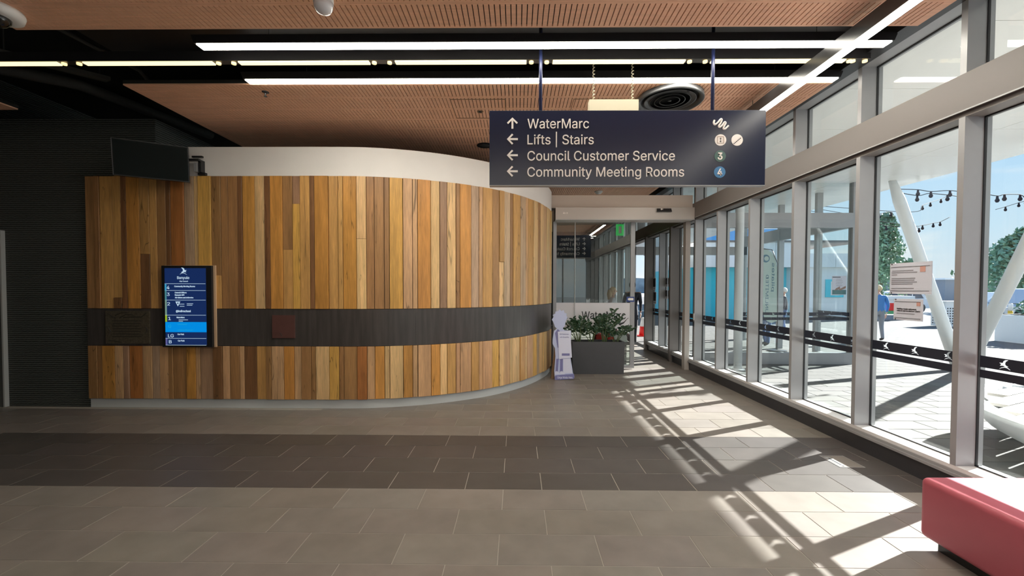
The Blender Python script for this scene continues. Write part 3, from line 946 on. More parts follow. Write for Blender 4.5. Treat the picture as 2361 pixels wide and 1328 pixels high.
# ------------------------------------------------------------------ hanging navy directory sign
SX0, SX1, SZ0, SZ1, SY = -0.246, 2.197, 2.482, 3.14, 3.80
t = empty('directory_sign', (0.975, SY + 0.03, SZ0), 'navy hanging directory sign with white arrows, on two blue poles', 'sign')
bd = B(SX0, SX1, SY, SY + 0.06, SZ0, SZ1).build('board', M_NAVY, t, bevel=0.002)
B(SX0, SX1, SY - 0.001, SY + 0.061, SZ0 - 0.006, SZ0).build('bottom_trim', M_ALU, t)
for x in (0.209, 1.739):
    MB().tube([(x, SY + 0.03, SZ1), (x, SY + 0.03, 3.92)], 0.0155, 12).build('pole', M_POLE, t, True)
for side, yy in (('-y', SY - 0.0022), ('+y', SY + 0.0622)):
    mx_ = (lambda x: x) if side == '-y' else (lambda x: SX0 + SX1 - x)
    for body, base, wd in (('WaterMarc', 2.983, 0.545), ('Lifts | Stairs', 2.842, 0.588), ('Council Customer Service', 2.699, 1.307), ('Community Meeting Rooms', 2.557, 1.390)):
        text(body, (mx_(0.092), yy, base), wd, 0.083, M_LETTER, t, side, bold=0.002)
    A = [(0, .048), (.016, .048 - .0), (.048, .016), (.048, -.001)]
    def arrow(cx, cz, up):
        P = [(-.049, 0), (-.004, .048), (.008, .038), (-.022, .0085), (.049, .0085), (.049, -.0085), (-.022, -.0085), (.008, -.038), (-.004, -.048)]
        if up:
            P = [(-y, -x) for x, y in P][::-1]
        flat([P], (mx_(cx), yy, cz), M_LETTER, t, side, 'arrow', .003)
    for cz, up in ((3.029, True), (2.888, False), (2.746, False), (2.604, False)):
        arrow(-0.042, cz, up)
    wig = [(-.063, .030), (-.055, .045), (-.063, .012), (-.052, -.006), (-.012, .042), (-.004, .050), (.004, .040), (-.022, -.012), (-.014, -.020), (.018, .014), (.028, .022), (.032, .010), (.018, -.030), (.026, -.038), (.048, -.014), (.060, -.004)]
    F = facing(side)
    wmb = MB()
    wp = [(-.060, .038), (-.066, .016), (-.055, .000), (-.030, .018), (-.006, .046), (.004, .040), (-.006, .012), (-.022, -.012), (-.010, -.022), (.012, -.002), (.028, .020), (.038, .012), (.026, -.012), (.018, -.034), (.032, -.040), (.050, -.024), (.064, -.010)]
    Q = catmull([(a, b) for a, b in wp], 5)
    wmb.tube([(F @ Vector((p.x, p.y, 0))) + Vector((mx_(1.803), yy, 3.013)) for p in Q], 0.0085, 6)
    wmb.build('swirl_logo', M_LETTER, t)
    flat([circ(0, 0, .0505, 32)], (mx_(1.799), yy, 2.877), M_LETTER, t, side, 'lift_icon', .002)
    y2 = yy - 0.0015 if side == '-y' else yy + 0.0015
    flat([rect(-.030, -.030, .030, .030), rect(-.026, -.026, .026, .026)], (mx_(1.799), y2, 2.877), M_CARD, t, side, 'lift_frame', .001)
    flat([[(0, .022), (-.009, .009), (-.002, .009), (-.002, -.009), (-.009, -.009), (0, -.022), (.009, -.009), (.002, -.009), (.002, .009), (.009, .009)]], (mx_(1.799), y2, 2.877), M_INK, t, side, 'lift_arrow', .001)
    flat([circ(0, 0, .0505, 32)], (mx_(1.945), yy, 2.877), M_LETTER, t, side, 'stairs_icon', .002)
    sp = []
    for q in range(6):
        sp += [(-.032 + .0107 * q, -.028 + .0092 * q), (-.032 + .0107 * (q + 1), -.028 + .0092 * q)]
    sp += [(.032, .030)]
    spl = sp + [(x + .001, y - .007) for x, y in reversed(sp)]
    flat([spl], (mx_(1.945), y2, 2.877), M_INK, t, side, 'stairs_line', .001)
    for body, cx, cz, mm in (('3', 1.797, 2.736, M_SIGNGREEN), ('4', 1.796, 2.595, M_SIGNBLUE)):
        flat([circ(0, 0, .0505, 32)], (mx_(cx), yy, cz), mm, t, side, 'level_disc', .002)
        o_ = -0.021 if side == '-y' else 0.021
        text(body, (mx_(cx) + o_, y2, cz - .029), 0.042, 0.058, M_LETTER, t, side, bold=0.02, thick=.001)

# ------------------------------------------------------------------ television above the timber wall
TVL, TVR = Vector((-4.70, 4.90)), Vector((-4.075, 5.25))
t = empty('television', (-4.39, 5.08, 2.87), 'blank black television angled out above the left end of the timber wall', 'television')
tilt = 0.055
dirv = (TVR - TVL).normalized()
nrm = Vector((dirv.y, -dirv.x))
def tvq(u, v, w):
    """u along, v up, w towards the room"""
    p = TVL.lerp(TVR, u) + nrm * (w + tilt * (v - 0.5) * -1 * -1)
    return (p.x, p.y, 2.875 + 0.415 * v)
def tvbox(u0, u1, v0, v1, w0, w1):
    return MB().hexa([tvq(u0, v0, w1), tvq(u1, v0, w1), tvq(u1, v0, w0), tvq(u0, v0, w0)], [tvq(u0, v1, w1), tvq(u1, v1, w1), tvq(u1, v1, w0), tvq(u0, v1, w0)])
tvbox(0, 1, 0, 1, -0.05, 0.0).build('casing', M_DARKPLASTIC, t)
tvbox(0.012, 0.988, 0.03, 0.985, 0.0, 0.002).build('screen', M_SCREEN, t)
tvbox(-0.006, 0.004, 0.0, 1, -0.04, 0.003).build('edge_trim', M_GREYMETAL, t)
tvbox(-0.006, 1.0, 1.0, 1.008, -0.03, 0.003).build('edge_trim', M_GREYMETAL, t)
B(-4.05, -3.955, 5.36, 5.40, 2.99, 3.02).build('bracket_foot', M_DARKPLASTIC, t)
B(-4.02, -3.985, 5.33, 5.40, 3.02, 3.17).build('bracket_post', M_DARKPLASTIC, t)
B(-4.14, -3.985, 5.29, 5.33, 3.15, 3.175).build('bracket_arm', M_DARKPLASTIC, t)
B(-4.06, -4.025, 5.31, 5.34, 3.02, 3.13).build('bracket_plate', M_ALU, t)
B(-4.10, -3.97, 5.33, 5.36, 3.20, 3.222).build('bracket_arm', M_DARKPLASTIC, t)

# ------------------------------------------------------------------ plaques on the dark band
t = empty('plaque', (-5.0, 5.37, 0.84), 'large bronze plaque with etched lines at the left end of dark band', 'plaque')
B(-5.286, -4.716, 5.374, 5.392, 0.838, 1.259).build('plate', M_PLAQUE, t, bevel=0.002)
for q in range(7):
    B(-5.20 + 0.01 * (q % 2), -4.82 - 0.012 * (q % 3), 5.3725, 5.375, 1.128 - 0.034 * q, 1.139 - 0.034 * q).build('etched_line', M_ETCH, t)
for pts in ([(-5.25, 1.23), (-5.18, 1.18), (-5.15, 1.17)], [(-5.16, 1.20), (-5.08, 1.235), (-5.0, 1.24)], [(-5.10, 1.17), (-5.02, 1.215), (-4.93, 1.21)], [(-5.05, 1.175), (-4.95, 1.185), (-4.82, 1.18), (-4.75, 1.235)], [(-5.25, 1.05), (-5.22, 1.0), (-5.25, .95)], [(-4.77, 1.06), (-4.74, 1.02), (-4.77, .97)], [(-5.24, .88), (-5.15, .87), (-5.08, .855)]):
    MB().tube([(a, 5.3745, b) for a, b in pts], 0.006, 5).build('etched_wave', M_ETCH, t)
t = empty('plaque', (-2.99, 5.37, 0.92), 'small red-brown square plaque on the dark band right of the screen', 'plaque')
B(-3.133, -2.841, 5.378, 5.393, 0.917, 1.21).build('plate', M_PLAQUER, t, bevel=0.002)
for pts in ([(-3.03, .985), (-3.01, .96), (-3.005, .94)],):
    MB().tube([(a, 5.378, b) for a, b in pts], 0.004, 5).build('etched_mark', M_ETCH, t)

# ------------------------------------------------------------------ portrait directory screen
KX0, KX1 = -4.475, -3.835
t = empty('directory_screen', (-4.155, 5.34, 0.80), 'lit portrait directory screen in black frame fixed to the timber wall', 'screen')
B(KX0, KX1, 5.285, 5.322, 0.803, 1.84).build('frame', M_DARKPLASTIC, t, bevel=0.003)
B(KX0 + 0.01, KX1 + 0.024, 5.323, 5.342, 0.80, 1.845).build('plywood_box', M_PLY, t)
sc = B(-4.432, -3.905, 5.2825, 5.286, 0.832, 1.808).build('display', M_KNAVY, t)
zk = lambda y: 1.84 - (y - 612) * 0.00549
ks = lambda x: -4.432 + (x - 382) * (0.527 / 98.0)
KY = 5.2815
for y in (654, 669.5, 691.5, 726.5, 780.5, 796):
    B(ks(382), ks(479), KY, KY + 0.001, zk(y) - 0.002, zk(y) + 0.002).build('divider', M_KTEXT, sc)
B(-4.432, -3.905, KY, KY + 0.001, zk(766), zk(742.5)).build('highlight_row', M_KCYAN, sc)
for (ya, yb, mm) in ((654, 669.5, M_KA), (669.5, 691.5, M_KB), (691.5, 726, M_KC), (726, 742, M_KD), (781, 796, M_KE)):
    B(-4.432, -4.41, KY, KY + 0.001, zk(yb), zk(ya)).build('level_tab', mm, sc)
flat(bird(0, 0, 0.092), (ks(427), KY - .001, zk(625)), M_KTEXT, sc, name='bird_logo', thick=.001)
text('Banyule', (ks(412), KY, zk(643)), 0.155, 0.034, M_KTEXT, sc)
text('City Council', (ks(417.5), KY, zk(649.5)), 0.108, 0.015, M_KTEXT, sc)
for s_, x, y in (('4', 387, 666), ('3', 387, 682), ('2', 387.5, 704), ('1', 389, 738), ('LG', 388, 778), ('B', 390, 792)):
    text(s_, (ks(x), KY, zk(y)), 0.034 if s_ != 'LG' else 0.072, 0.040, M_KTEXT, sc)
text('G', (ks(389), KY - .001, zk(756)), 0.036, 0.040, M_KG, sc)
B(ks(411), ks(433), KY - .001, KY, zk(748.5), zk(747)).build('text_line', M_KG, sc)
B(ks(411), ks(448), KY - .001, KY, zk(762), zk(760.5)).build('text_line', M_KG, sc)
for s_, x, y, wd in (('Community Meeting Rooms', 405, 661.5, .265), ('Council Offices', 406, 676, .15), ('Banyule BPi', 406, 681.5, .12), ('All visitors and deliveries', 406, 687.5, .235), ('@indieschool', 408, 719.5, .19), ('WaterMarc', 409, 733.5, .105), ('Car Park', 411, 772.5, .082), ('Car Park', 411.5, 787.5, .085)):
    text(s_, (ks(x), KY, zk(y)), wd, 0.018 if s_[0] != '@' else .026, M_KTEXT, sc, bold=.01)
for (xa, xb, ya) in ((414, 436, 737.5), (414, 424, 740.8), (417, 428, 706), (434, 449, 700), (434, 447, 703.4), (414, 428, 701)):
    B(ks(xa), ks(xb), KY, KY + .001, zk(ya) - .003, zk(ya) + .003).build('text_line', M_KTEXT, sc)
flat([[(0, 0), (.062, 0), (.031, -.062)], [(.018, -.014), (.044, -.014), (.031, -.04)]], (ks(407), KY, zk(695)), M_KTEXT, sc, name='triangle_logo', thick=.001)

t.location = (t.location.x - 0.036, t.location.y + 0.044, t.location.z)

# ------------------------------------------------------------------ standee, planter and plants at the door
t = empty('standee', (0.82, 7.22, 0.0), 'pale blue cut-out figure board holding a white panel, beside the charcoal planter', 'standee')
sil = [(.655, .02), (.985, .05), (.965, .12), (.925, .37), (.93, .84), (.80, .85), (.79, .885), (.825, .93), (.835, 1.0), (.870, 1.075), (.845, 1.09), (.855, 1.13), (.815, 1.150), (.80, 1.195), (.765, 1.175), (.735, 1.205), (.705, 1.175), (.655, 1.165), (.665, 1.14), (.610, 1.105), (.635, 1.085), (.600, 1.03), (.635, .965), (.655, .905), (.69, .875), (.64, .84), (.615, .70), (.612, .62), (.655, .545), (.665, .40), (.645, .15)]
fig = flat([sil], (0, 7.22, 0.0), M_LILAC, t, name='figure_board', thick=.012)
YS = 7.2125
flat([[(.70, .55), (.655, .80), (.70, .87), (.735, .84), (.74, .55)]], (0, YS, 0), M_LILAC2, t, name='waistcoat_print')
for pts in ([(.665, .12), (.705, .12), (.72, .36), (.68, .36)], [(.74, .12), (.79, .12), (.79, .38), (.745, .37)]):
    flat([pts], (0, YS, 0), M_LILAC2, t, name='trouser_print')
flat([[(.80, .11), (.955, .115), (.91, .37), (.80, .36)]], (0, YS, 0), M_LILAC3, t, name='pale_print')
for x in (.69, .775):
    flat([[(x - .035, .09), (x + .05, .095), (x + .045, .12), (x, .15), (x - .03, .14)]], (0, YS - .001, 0), M_LILAC3, t, name='shoe_print')
pan = flat([[(.725, .355), (.945, .385), (.915, .845), (.70, .825)]], (0, 7.205, 0), M_LILAC3, t, name='held_panel', thick=.006)
text('For Customers', (0.735, 7.2005, 0.772), 0.155, 0.020, M_LILAC2, pan)
text('with Disability', (0.738, 7.2005, 0.722), 0.155, 0.020, M_LILAC2, pan)
B(0.772, 0.905, 7.2005, 7.202, 0.415, 0.455).build('button_print', M_LILAC2, pan)
foot = MB().prism([(0.655, 0.0), (0.665, -0.0), (0.975, 0.02), (0.99, 0.05), (0.98, 0.105), (0.67, 0.075), (0.65, 0.05)], 'y', 7.195, 7.225).build('foot_plaque', M_LILAC2, t)
text('Cárga Works Here', (0.695, 7.194, 0.028), 0.26, 0.032, M_LILAC3, foot, bold=.015)
MB().hexa([(0.60, 7.30, 0.0), (0.74, 7.30, 0.0), (0.74, 7.42, 0.0), (0.60, 7.42, 0.0)], [(0.66, 7.235, 0.62), (0.74, 7.235, 0.62), (0.74, 7.24, 0.62), (0.66, 7.24, 0.62)]).build('easel_back', M_CARD, t)

t = empty('planter', (1.49, 7.85, 0.0), 'long charcoal rectangular planter box in front of the glass door', 'planter')
mb = MB()
px0, px1, py0, py1, pz = 1.012, 1.965, 7.69, 8.05, 0.592
mb.hexa([(px0 + .012, py0 + .01, 0), (px1 - .012, py0 + .01, 0), (px1 - .012, py1, 0), (px0 + .012, py1, 0)], [(px0, py0, pz), (px1, py0, pz), (px1, py1 + .01, pz), (px0, py1 + .01, pz)])
mb.f.pop(1); mb.mi.pop(1)
i0 = len(mb.v)
q = .03
mb.add([(px0, py0, pz), (px1, py0, pz), (px1, py1 + .01, pz), (px0, py1 + .01, pz), (px0 + q, py0 + q, pz), (px1 - q, py0 + q, pz), (px1 - q, py1 - q, pz), (px0 + q, py1 - q, pz), (px0 + q, py0 + q, pz - .09), (px1 - q, py0 + q, pz - .09), (px1 - q, py1 - q, pz - .09), (px0 + q, py1 - q, pz - .09)],
       [(0, 1, 5, 4), (1, 2, 6, 5), (2, 3, 7, 6), (3, 0, 4, 7), (4, 5, 9, 8), (5, 6, 10, 9), (6, 7, 11, 10), (7, 4, 8, 11)])
mb.build('box', M_PLANTER, t)
B(px0 + q, px1 - q, py0 + q, py1 - q, pz - .12, pz - .045).build('soil', M_SOIL, t)


def zz_plant(cx, cy, n, hmax, label, spread=0.25, lean=0.0):
    t = empty('potted_plant', (cx, cy, pz - .045), label, 'plant')
    lf = MB()
    for i in range(n):
        a = 2 * math.pi * (i + random.uniform(-.3, .3)) / n
        h = hmax * random.uniform(0.60, 1.0)
        dx, dy = math.cos(a) * spread * random.uniform(.5, 1.1) + lean, math.sin(a) * spread * 0.40
        bx, by = cx + math.cos(a) * .03, cy + math.sin(a) * .03
        pts = []
        for k in range(9):
            u = k / 8
            pts.append(Vector((bx + dx * u ** 1.5, by + dy * u ** 1.5, pz - .05 + h * (u - 0.22 * u ** 3) / .78)))
        MB().tube(pts, [0.0095 - 0.0009 * k for k in range(9)], 6).build('stem', M_STEM, t, True)
        for k in range(12):
            u = 0.42 + 0.58 * k / 11
            f = u * 8
            j = min(int(f), 7)
            p = pts[j].lerp(pts[j + 1], f - j)
            d = (pts[j + 1] - pts[j]).normalized()
            ang = random.uniform(-.6, .6) + (0 if k % 2 else math.pi)
            side = Vector((math.cos(ang), math.sin(ang) * .8, random.uniform(-.1, .4))).normalized()
            ax = (side + d * .5).normalized()
            wv = ax.cross(Vector((random.uniform(-.6, .6), -1, random.uniform(-.8, .8)))).normalized()
            ln, wd = random.uniform(.070, .105), random.uniform(.017, .025)
            up_ = ax.cross(wv) * .007
            P = [p, p + ax * ln * .3 + wv * wd, p + ax * ln * .7 + wv * wd * .8, p + ax * ln, p + ax * ln * .7 - wv * wd * .8, p + ax * ln * .3 - wv * wd, p + ax * ln * .5 + up_]
            lf.add(P, [(0, 1, 6), (1, 2, 6), (2, 3, 6), (3, 4, 6), (4, 5, 6), (5, 0, 6)])
    o = lf.build('foliage', M_LEAF, t)
    o['kind'] = 'stuff'


zz_plant(1.15, 7.87, 7, 0.54, 'glossy green plant at the standee end of the charcoal planter', .30, -.06)
zz_plant(1.39, 7.87, 6, 0.46, 'glossy green plant second from the standee end of the planter', .28)
zz_plant(1.63, 7.87, 8, 0.66, 'tallest glossy green plant, rising before the frosted film lettering', .26, .02)
zz_plant(1.84, 7.86, 6, 0.36, 'short glossy green plant at the window end of the planter', .30, .06)

# things glimpsed low through the door glass
t = empty('low_bench', (1.9, 8.75, 0.0), 'low bench with red and white cushions seen under the frosted film', 'bench')
B(1.2, 2.3, 8.60, 8.95, 0.42, 0.47).build('seat', M_ALUD, t)
for x in (1.25, 2.2):
    B(x, x + .04, 8.62, 8.93, 0.0, 0.42).build('leg', M_GREYMETAL, t)
for x0, x1, mm in ((1.62, 1.80, M_CONE), (1.86, 1.98, M_CONE), (1.985, 2.25, M_PLASTIC)):
    MB().prism([(x0, .473), (x1, .473), (x1, .58), (x1 - .03, .62), (x0 + .02, .62), (x0, .59)], 'y', 8.62, 8.92).build('cushion', mm, t)

# ------------------------------------------------------------------ floor box, red ottoman
t = empty('floor_box', (2.94, 3.83, 0.0), 'square metal floor outlet box set in the sunlit tiles near the window', 'floor outlet')
mb = MB()
for bx in ((2.835, 3.055, 3.700, 3.706), (2.835, 3.055, 3.954, 3.960), (2.835, 2.841, 3.706, 3.954), (3.049, 3.055, 3.706, 3.954)):
    mb.box(*bx, 0.0003, 0.0028)
mb.build('rim', M_ALU, t)
B(2.842, 3.048, 3.707, 3.953, 0.0003, 0.0020).build('lid', M_TILEFAR, t)
B(2.855, 2.905, 3.73, 3.93, 0.0022, 0.0030).build('hinged_flap', M_ALU, t)
B(2.872, 2.888, 3.75, 3.90, 0.0031, 0.0036).build('slot', M_INK, t)
MB().lathe([(0.008, 0.0031), (0.008, 0.0036)], (2.88, 3.725, 0.0), 12).build('finger_hole', M_INK, t)
t = empty('ottoman', (2.83, 1.9, 0.0), 'red vinyl ottoman with rounded edges, catching sun beside the windows', 'ottoman')
ob = B(2.46, 3.20, 0.7, 2.585, 0.062, 0.425).build('cushion', M_RED, t, bevel=0.035, seg=5)
B(2.52, 3.14, 0.76, 2.52, 0.0, 0.066).build('base', M_DARKPLASTIC, t)

# ------------------------------------------------------------------ notices taped to the glass
def notice(y0, y1, z0, z1, label, heads, lines, stamp):
    """y0 is the left edge as seen from the room"""
    t = empty('paper_notice', (3.458, (y0 + y1) / 2, z0), label, 'notice')
    B(3.4575, 3.4625, y1, y0, z0, z1).build('sheet', M_PAPER, t)
    wd, h = y0 - y1, z1 - z0
    for f in (0.13, 0.90):
        B(3.4555, 3.4578, y1 + .02, y0 - .01, z1 - h * f - .0015, z1 - h * f + .0015).build('rule_line', M_INK, t)
    for (fx, fy, fw, hh) in lines:
        B(3.4555, 3.4578, y0 - wd * (fx + fw), y0 - wd * fx, z1 - h * fy - hh / 2, z1 - h * fy + hh / 2).build('text_line', M_GREYINK, t)
    for (s_, fx, fy, fw, hh) in heads:
        text(s_, (3.457, y0 - wd * fx, z1 - h * fy), wd * fw, hh, M_INK, t, '-x', bold=.012)
    B(3.4555, 3.4578, y0 - wd * (stamp + .12), y0 - wd * stamp, z1 - h * .31, z1 - h * .14).build('stamp', M_PINK, t)
    for p in (.03, .97):
        MB().sphere((3.4565, y0 - .02, z1 - h * p), .006, 8, 6).build('tack', M_INK, t)


notice(3.965, 3.569, 1.519, 1.797, 'large landscape paper notice taped to the window, the upper of two', [], [(.06, .25, .52, .008), (.05, .31, .62, .008), (.05, .38, .14, .008), (.05, .50, .58, .008), (.05, .56, .56, .008), (.05, .62, .62, .008), (.05, .68, .52, .008), (.05, .82, .55, .008)], .74)
notice(3.917, 3.640, 1.285, 1.475, 'smaller paper notice with two bold lines taped below the larger one', [('Building remain welcomed,', .12, .50, .68, .012), ('entry is now located on Level 1', .12, .59, .80, .012)], [(.12, .68, .62, .006)], .80)

# ------------------------------------------------------------------ outside: ground, canopy, columns
gr = B(3.56, 200, -60, 200, -0.30, -0.05).build('ground', M_PAVEJ)
tag(gr, kind='structure')
PC = {}
n_ind = 0
far = MB()
for r in range(-12, 60):
    y0 = 1.2 + 0.32 * r if False else 0.30 * r
    for c in range(0, 36):
        x0 = 3.56 + 0.6 * c - (0.3 if r % 2 else 0)
        a, b = max(3.565, x0), x0 + 0.6
        if b - a < .05: continue
        x, y = (a + b) / 2, y0 + .15
        if 2.4 < y < 7.6 and x < 8.4 and x / y < 1.35:
            o = link('paver', slab_mesh(PC, b - a - .008, 0.292, 0.03, M_PAVER, 'paver', .003), gr, (a + .004, y0 + .004, 0.0 - .02))
            o.color = (*jit((0.155, 0.155, 0.152), 0.08), 1)
        else:
            far.box(a + .004, b - .004, y0 + .004, y0 + .296, -.05, -.02)
M_PAVEFAR = mat('far_pavers', (0.125, 0.125, 0.123), 0.8, var=0.06, scale=2, spec=0.1)
tag(far.build('far_pavers', M_PAVEFAR, gr), kind='stuff')
B(25.1, 198, -60, 200, -.05, -.03).build('car_park_surface', M_ASPHALT, gr)
B(3.57, 25.1, 18.0, 200, -.05, -.021).build('concrete_apron', M_PAVEFAR, gr)
B(3.57, 25.1, -60, -3.6, -.05, -.021).build('concrete_apron', M_PAVEFAR, gr)

cp = B(3.56, 8.31, -14.0, 26.0, 3.82, 4.25).build('roof_canopy', M_SOFFIT)
tag(cp, kind='structure')
for k in range(-12, 22):
    for x0, x1 in ((3.57, 5.12), (5.126, 6.68), (6.686, 8.31)):
        B(x0, x1, 1.2 * k + .003, 1.2 * k + 1.197, 3.785, 3.819).build('soffit_panel', M_SOFFIT, cp)
for nm, pts, r, lb in (('steel_column', [(8.70, 8.37, -0.05), (7.69, 8.84, 3.84)], .105, 'white slanting steel column leaning in towards the vestibule'),
                       ('steel_column', [(8.74, 8.33, -0.05), (7.9, 6.0, 3.84)], .105, 'white slanting steel column leaning the other way from shared foot'),
                       ('drain_column', [(4.33, 8.30, -0.05), (4.33, 8.30, 3.84)], .075, 'upright round white column between the window wall and the vestibule')):
    t = empty(nm, pts[0], lb, 'column')
    p0_, p1_ = Vector(pts[0]), Vector(pts[1])
    MB().tube([p0_, p0_.lerp(p1_, .88), p1_], [r, r, r * (.55 if nm == 'steel_column' else 1)], 20).build('shaft', M_TUBE, t, True)
    MB().lathe([(r + .05, 0), (r + .05, .02), (r + .005, .03)], (pts[0][0], pts[0][1], -.02), 20).build('base_collar', M_TUBE, t)
    e1, e0 = Vector(pts[1]), Vector(pts[0])

# outer glazed vestibule
vs = empty('wall_entry', (5.9, 9.0, 0.0), kind='structure')
def vbar(nm, *a, m=M_ALU):
    return B(*a).build(nm, m, vs)
vbar('transom', 3.56, 7.06, 8.93, 9.05, 2.845, 3.15)
vbar('base_rail', 3.56, 7.06, 8.93, 9.05, -.02, .22)
for x in (4.62, 5.85, 7.0):
    vbar('stile', x, x + .06, 8.93, 9.05, .22, 2.845)
    vbar('stile', x, x + .06, 8.93, 9.05, 3.15, 3.785)
vbar('transom', 6.95, 7.06, 9.05, 13.2, 2.845, 3.15)
vbar('base_rail', 6.95, 7.06, 9.05, 9.9, -.02, .12)
for y in (9.9, 11.3, 13.1):
    vbar('stile', 6.94, 7.07, y, y + .09, -.02, 3.785)
vbar('transom', 3.56, 7.06, 13.1, 13.2, 2.60, 2.85)
for x in (3.6, 4.9, 6.2):
    vbar('stile', x, x + .07, 13.1, 13.2, -.02, 3.785)
nwin += 1
wv_ = B(4.68, 5.85, 8.982, 8.990, .22, 2.845).build('window_%d' % nwin, M_GLASS)
tag(wv_, kind='structure')
B(5.91, 7.0, 8.982, 8.990, .22, 2.845).build('pane', M_GLASS, wv_)
B(4.68, 5.85, 8.982, 8.990, 3.15, 3.785).build('pane', M_GLASS, wv_)
B(5.91, 7.0, 8.982, 8.990, 3.15, 3.785).build('pane', M_GLASS, wv_)
B(7.0, 7.008, 9.06, 9.9, .12, 2.845).build('pane', M_GLASS, wv_)
B(7.0, 7.008, 11.39, 13.1, -.02, 2.845).build('pane', M_GLASS, wv_)
for x0, x1 in ((4.68, 5.85), (5.91, 7.0)):
    L = x1 - x0
    bs = []
    for q in (-.42, -.14, .14, .42):
        bs += bird(q * L * .85, 0, .07)
    flat([rect(-L / 2, -.043, L / 2, .043)] + bs, ((x0 + x1) / 2, 8.981, 1.026), M_DECAL, wv_, '-y', 'decal_band', .001)
    B(x0, x1, 8.9805, 8.9815, .905, .965).build('decal_stripe', M_DECAL, wv_)
bs = []
for q in (-.25, .0, .25): bs += bird(q, 0, .07)
flat([rect(-.42, -.043, .42, .043)] + bs, (6.999, 9.48, 1.026), M_DECAL, wv_, '-x', 'decal_band', .001)
B(6.9985, 6.9995, 9.06, 9.9, .905, .965).build('decal_stripe', M_DECAL, wv_)
po = empty('poster', (6.77, 8.975, 1.44), 'portrait poster with a photo strip on the vestibule glass', 'poster')
B(6.626, 6.925, 8.974, 8.980, 1.44, 1.84).build('sheet', M_PAPER, po)
B(6.632, 6.919, 8.972, 8.9745, 1.45, 1.545).build('photo', mat('poster_teal', (0.10, 0.20, 0.21), .7), po)
flat([[(-.10, .0), (-.06, .05), (.02, .09), (.02, .03)], [(.0, .03), (.14, .10), (.14, .05), (.02, .0)]], (6.77, 8.972, 1.53), mat('poster_brown', (0.30, 0.20, 0.16), .7), po, name='picture')
B(6.632, 6.80, 8.972, 8.9745, 1.805, 1.82).build('text_line', M_INK, po)
for q in range(5):
    B(6.71 - .01 * (q % 2), 6.83 + .008 * (q % 3), 8.972, 8.9745, 1.77 - .035 * q, 1.777 - .035 * q).build('text_line', M_GREYINK, po)

# ------------------------------------------------------------------ outside: round deck seat, festoons, flag
t = empty('round_seat', (6.3, 2.95, -0.02), 'round seat of bleached boards inside a white curved rim, just outside the glass', 'seat')
cx, cy, rr = 6.3, 2.95, 2.22
prof = [(rr - .14, .452), (rr - .01, .452), (rr, .44), (rr - .02, .40), (rr - .16, .24), (rr - .30, .16), (rr - .34, .16), (rr - .18, .28), (rr - .14, .40)]
mb = MB()
nn_ = 72
vsx, fsx = [], []
for (r_, z_) in prof:
    for k in range(nn_):
        a = 2 * math.pi * k / nn_
        vsx.append((cx + r_ * math.cos(a), cy + r_ * math.sin(a), z_))
for i in range(len(prof)):
    j = (i + 1) % len(prof)
    for k in range(nn_):
        fsx.append((i * nn_ + k, i * nn_ + (k + 1) % nn_, j * nn_ + (k + 1) % nn_, j * nn_ + k))
mb.add(vsx, fsx)
mb.build('rim', M_TUBE, t, True)
dv, pv = Vector((.9119, .4103)), Vector((-.4103, .9119))
ri = rr - .155
k = -12
while k <= 12:
    p0, p1 = k * .171, k * .171 + .157
    q = max(abs(p0), abs(p1))
    if q < ri:
        hl = math.sqrt(ri * ri - q * q)
        P = [Vector((cx, cy)) + pv * a + dv * b for a, b in ((p0, -hl), (p0, hl), (p1, hl), (p1, -hl))]
        MB().hexa([(p.x, p.y, .405) for p in P], [(p.x, p.y, .435) for p in P]).build('board', M_WOODDECK, t)
    k += 1
for a in range(0, 360, 45):
    A = math.radians(a)
    MB().tube([(cx + 1.6 * math.cos(A), cy + 1.6 * math.sin(A), -.02), (cx + 1.75 * math.cos(A), cy + 1.75 * math.sin(A), .40)], .03, 10).build('leg', M_TUBE, t)

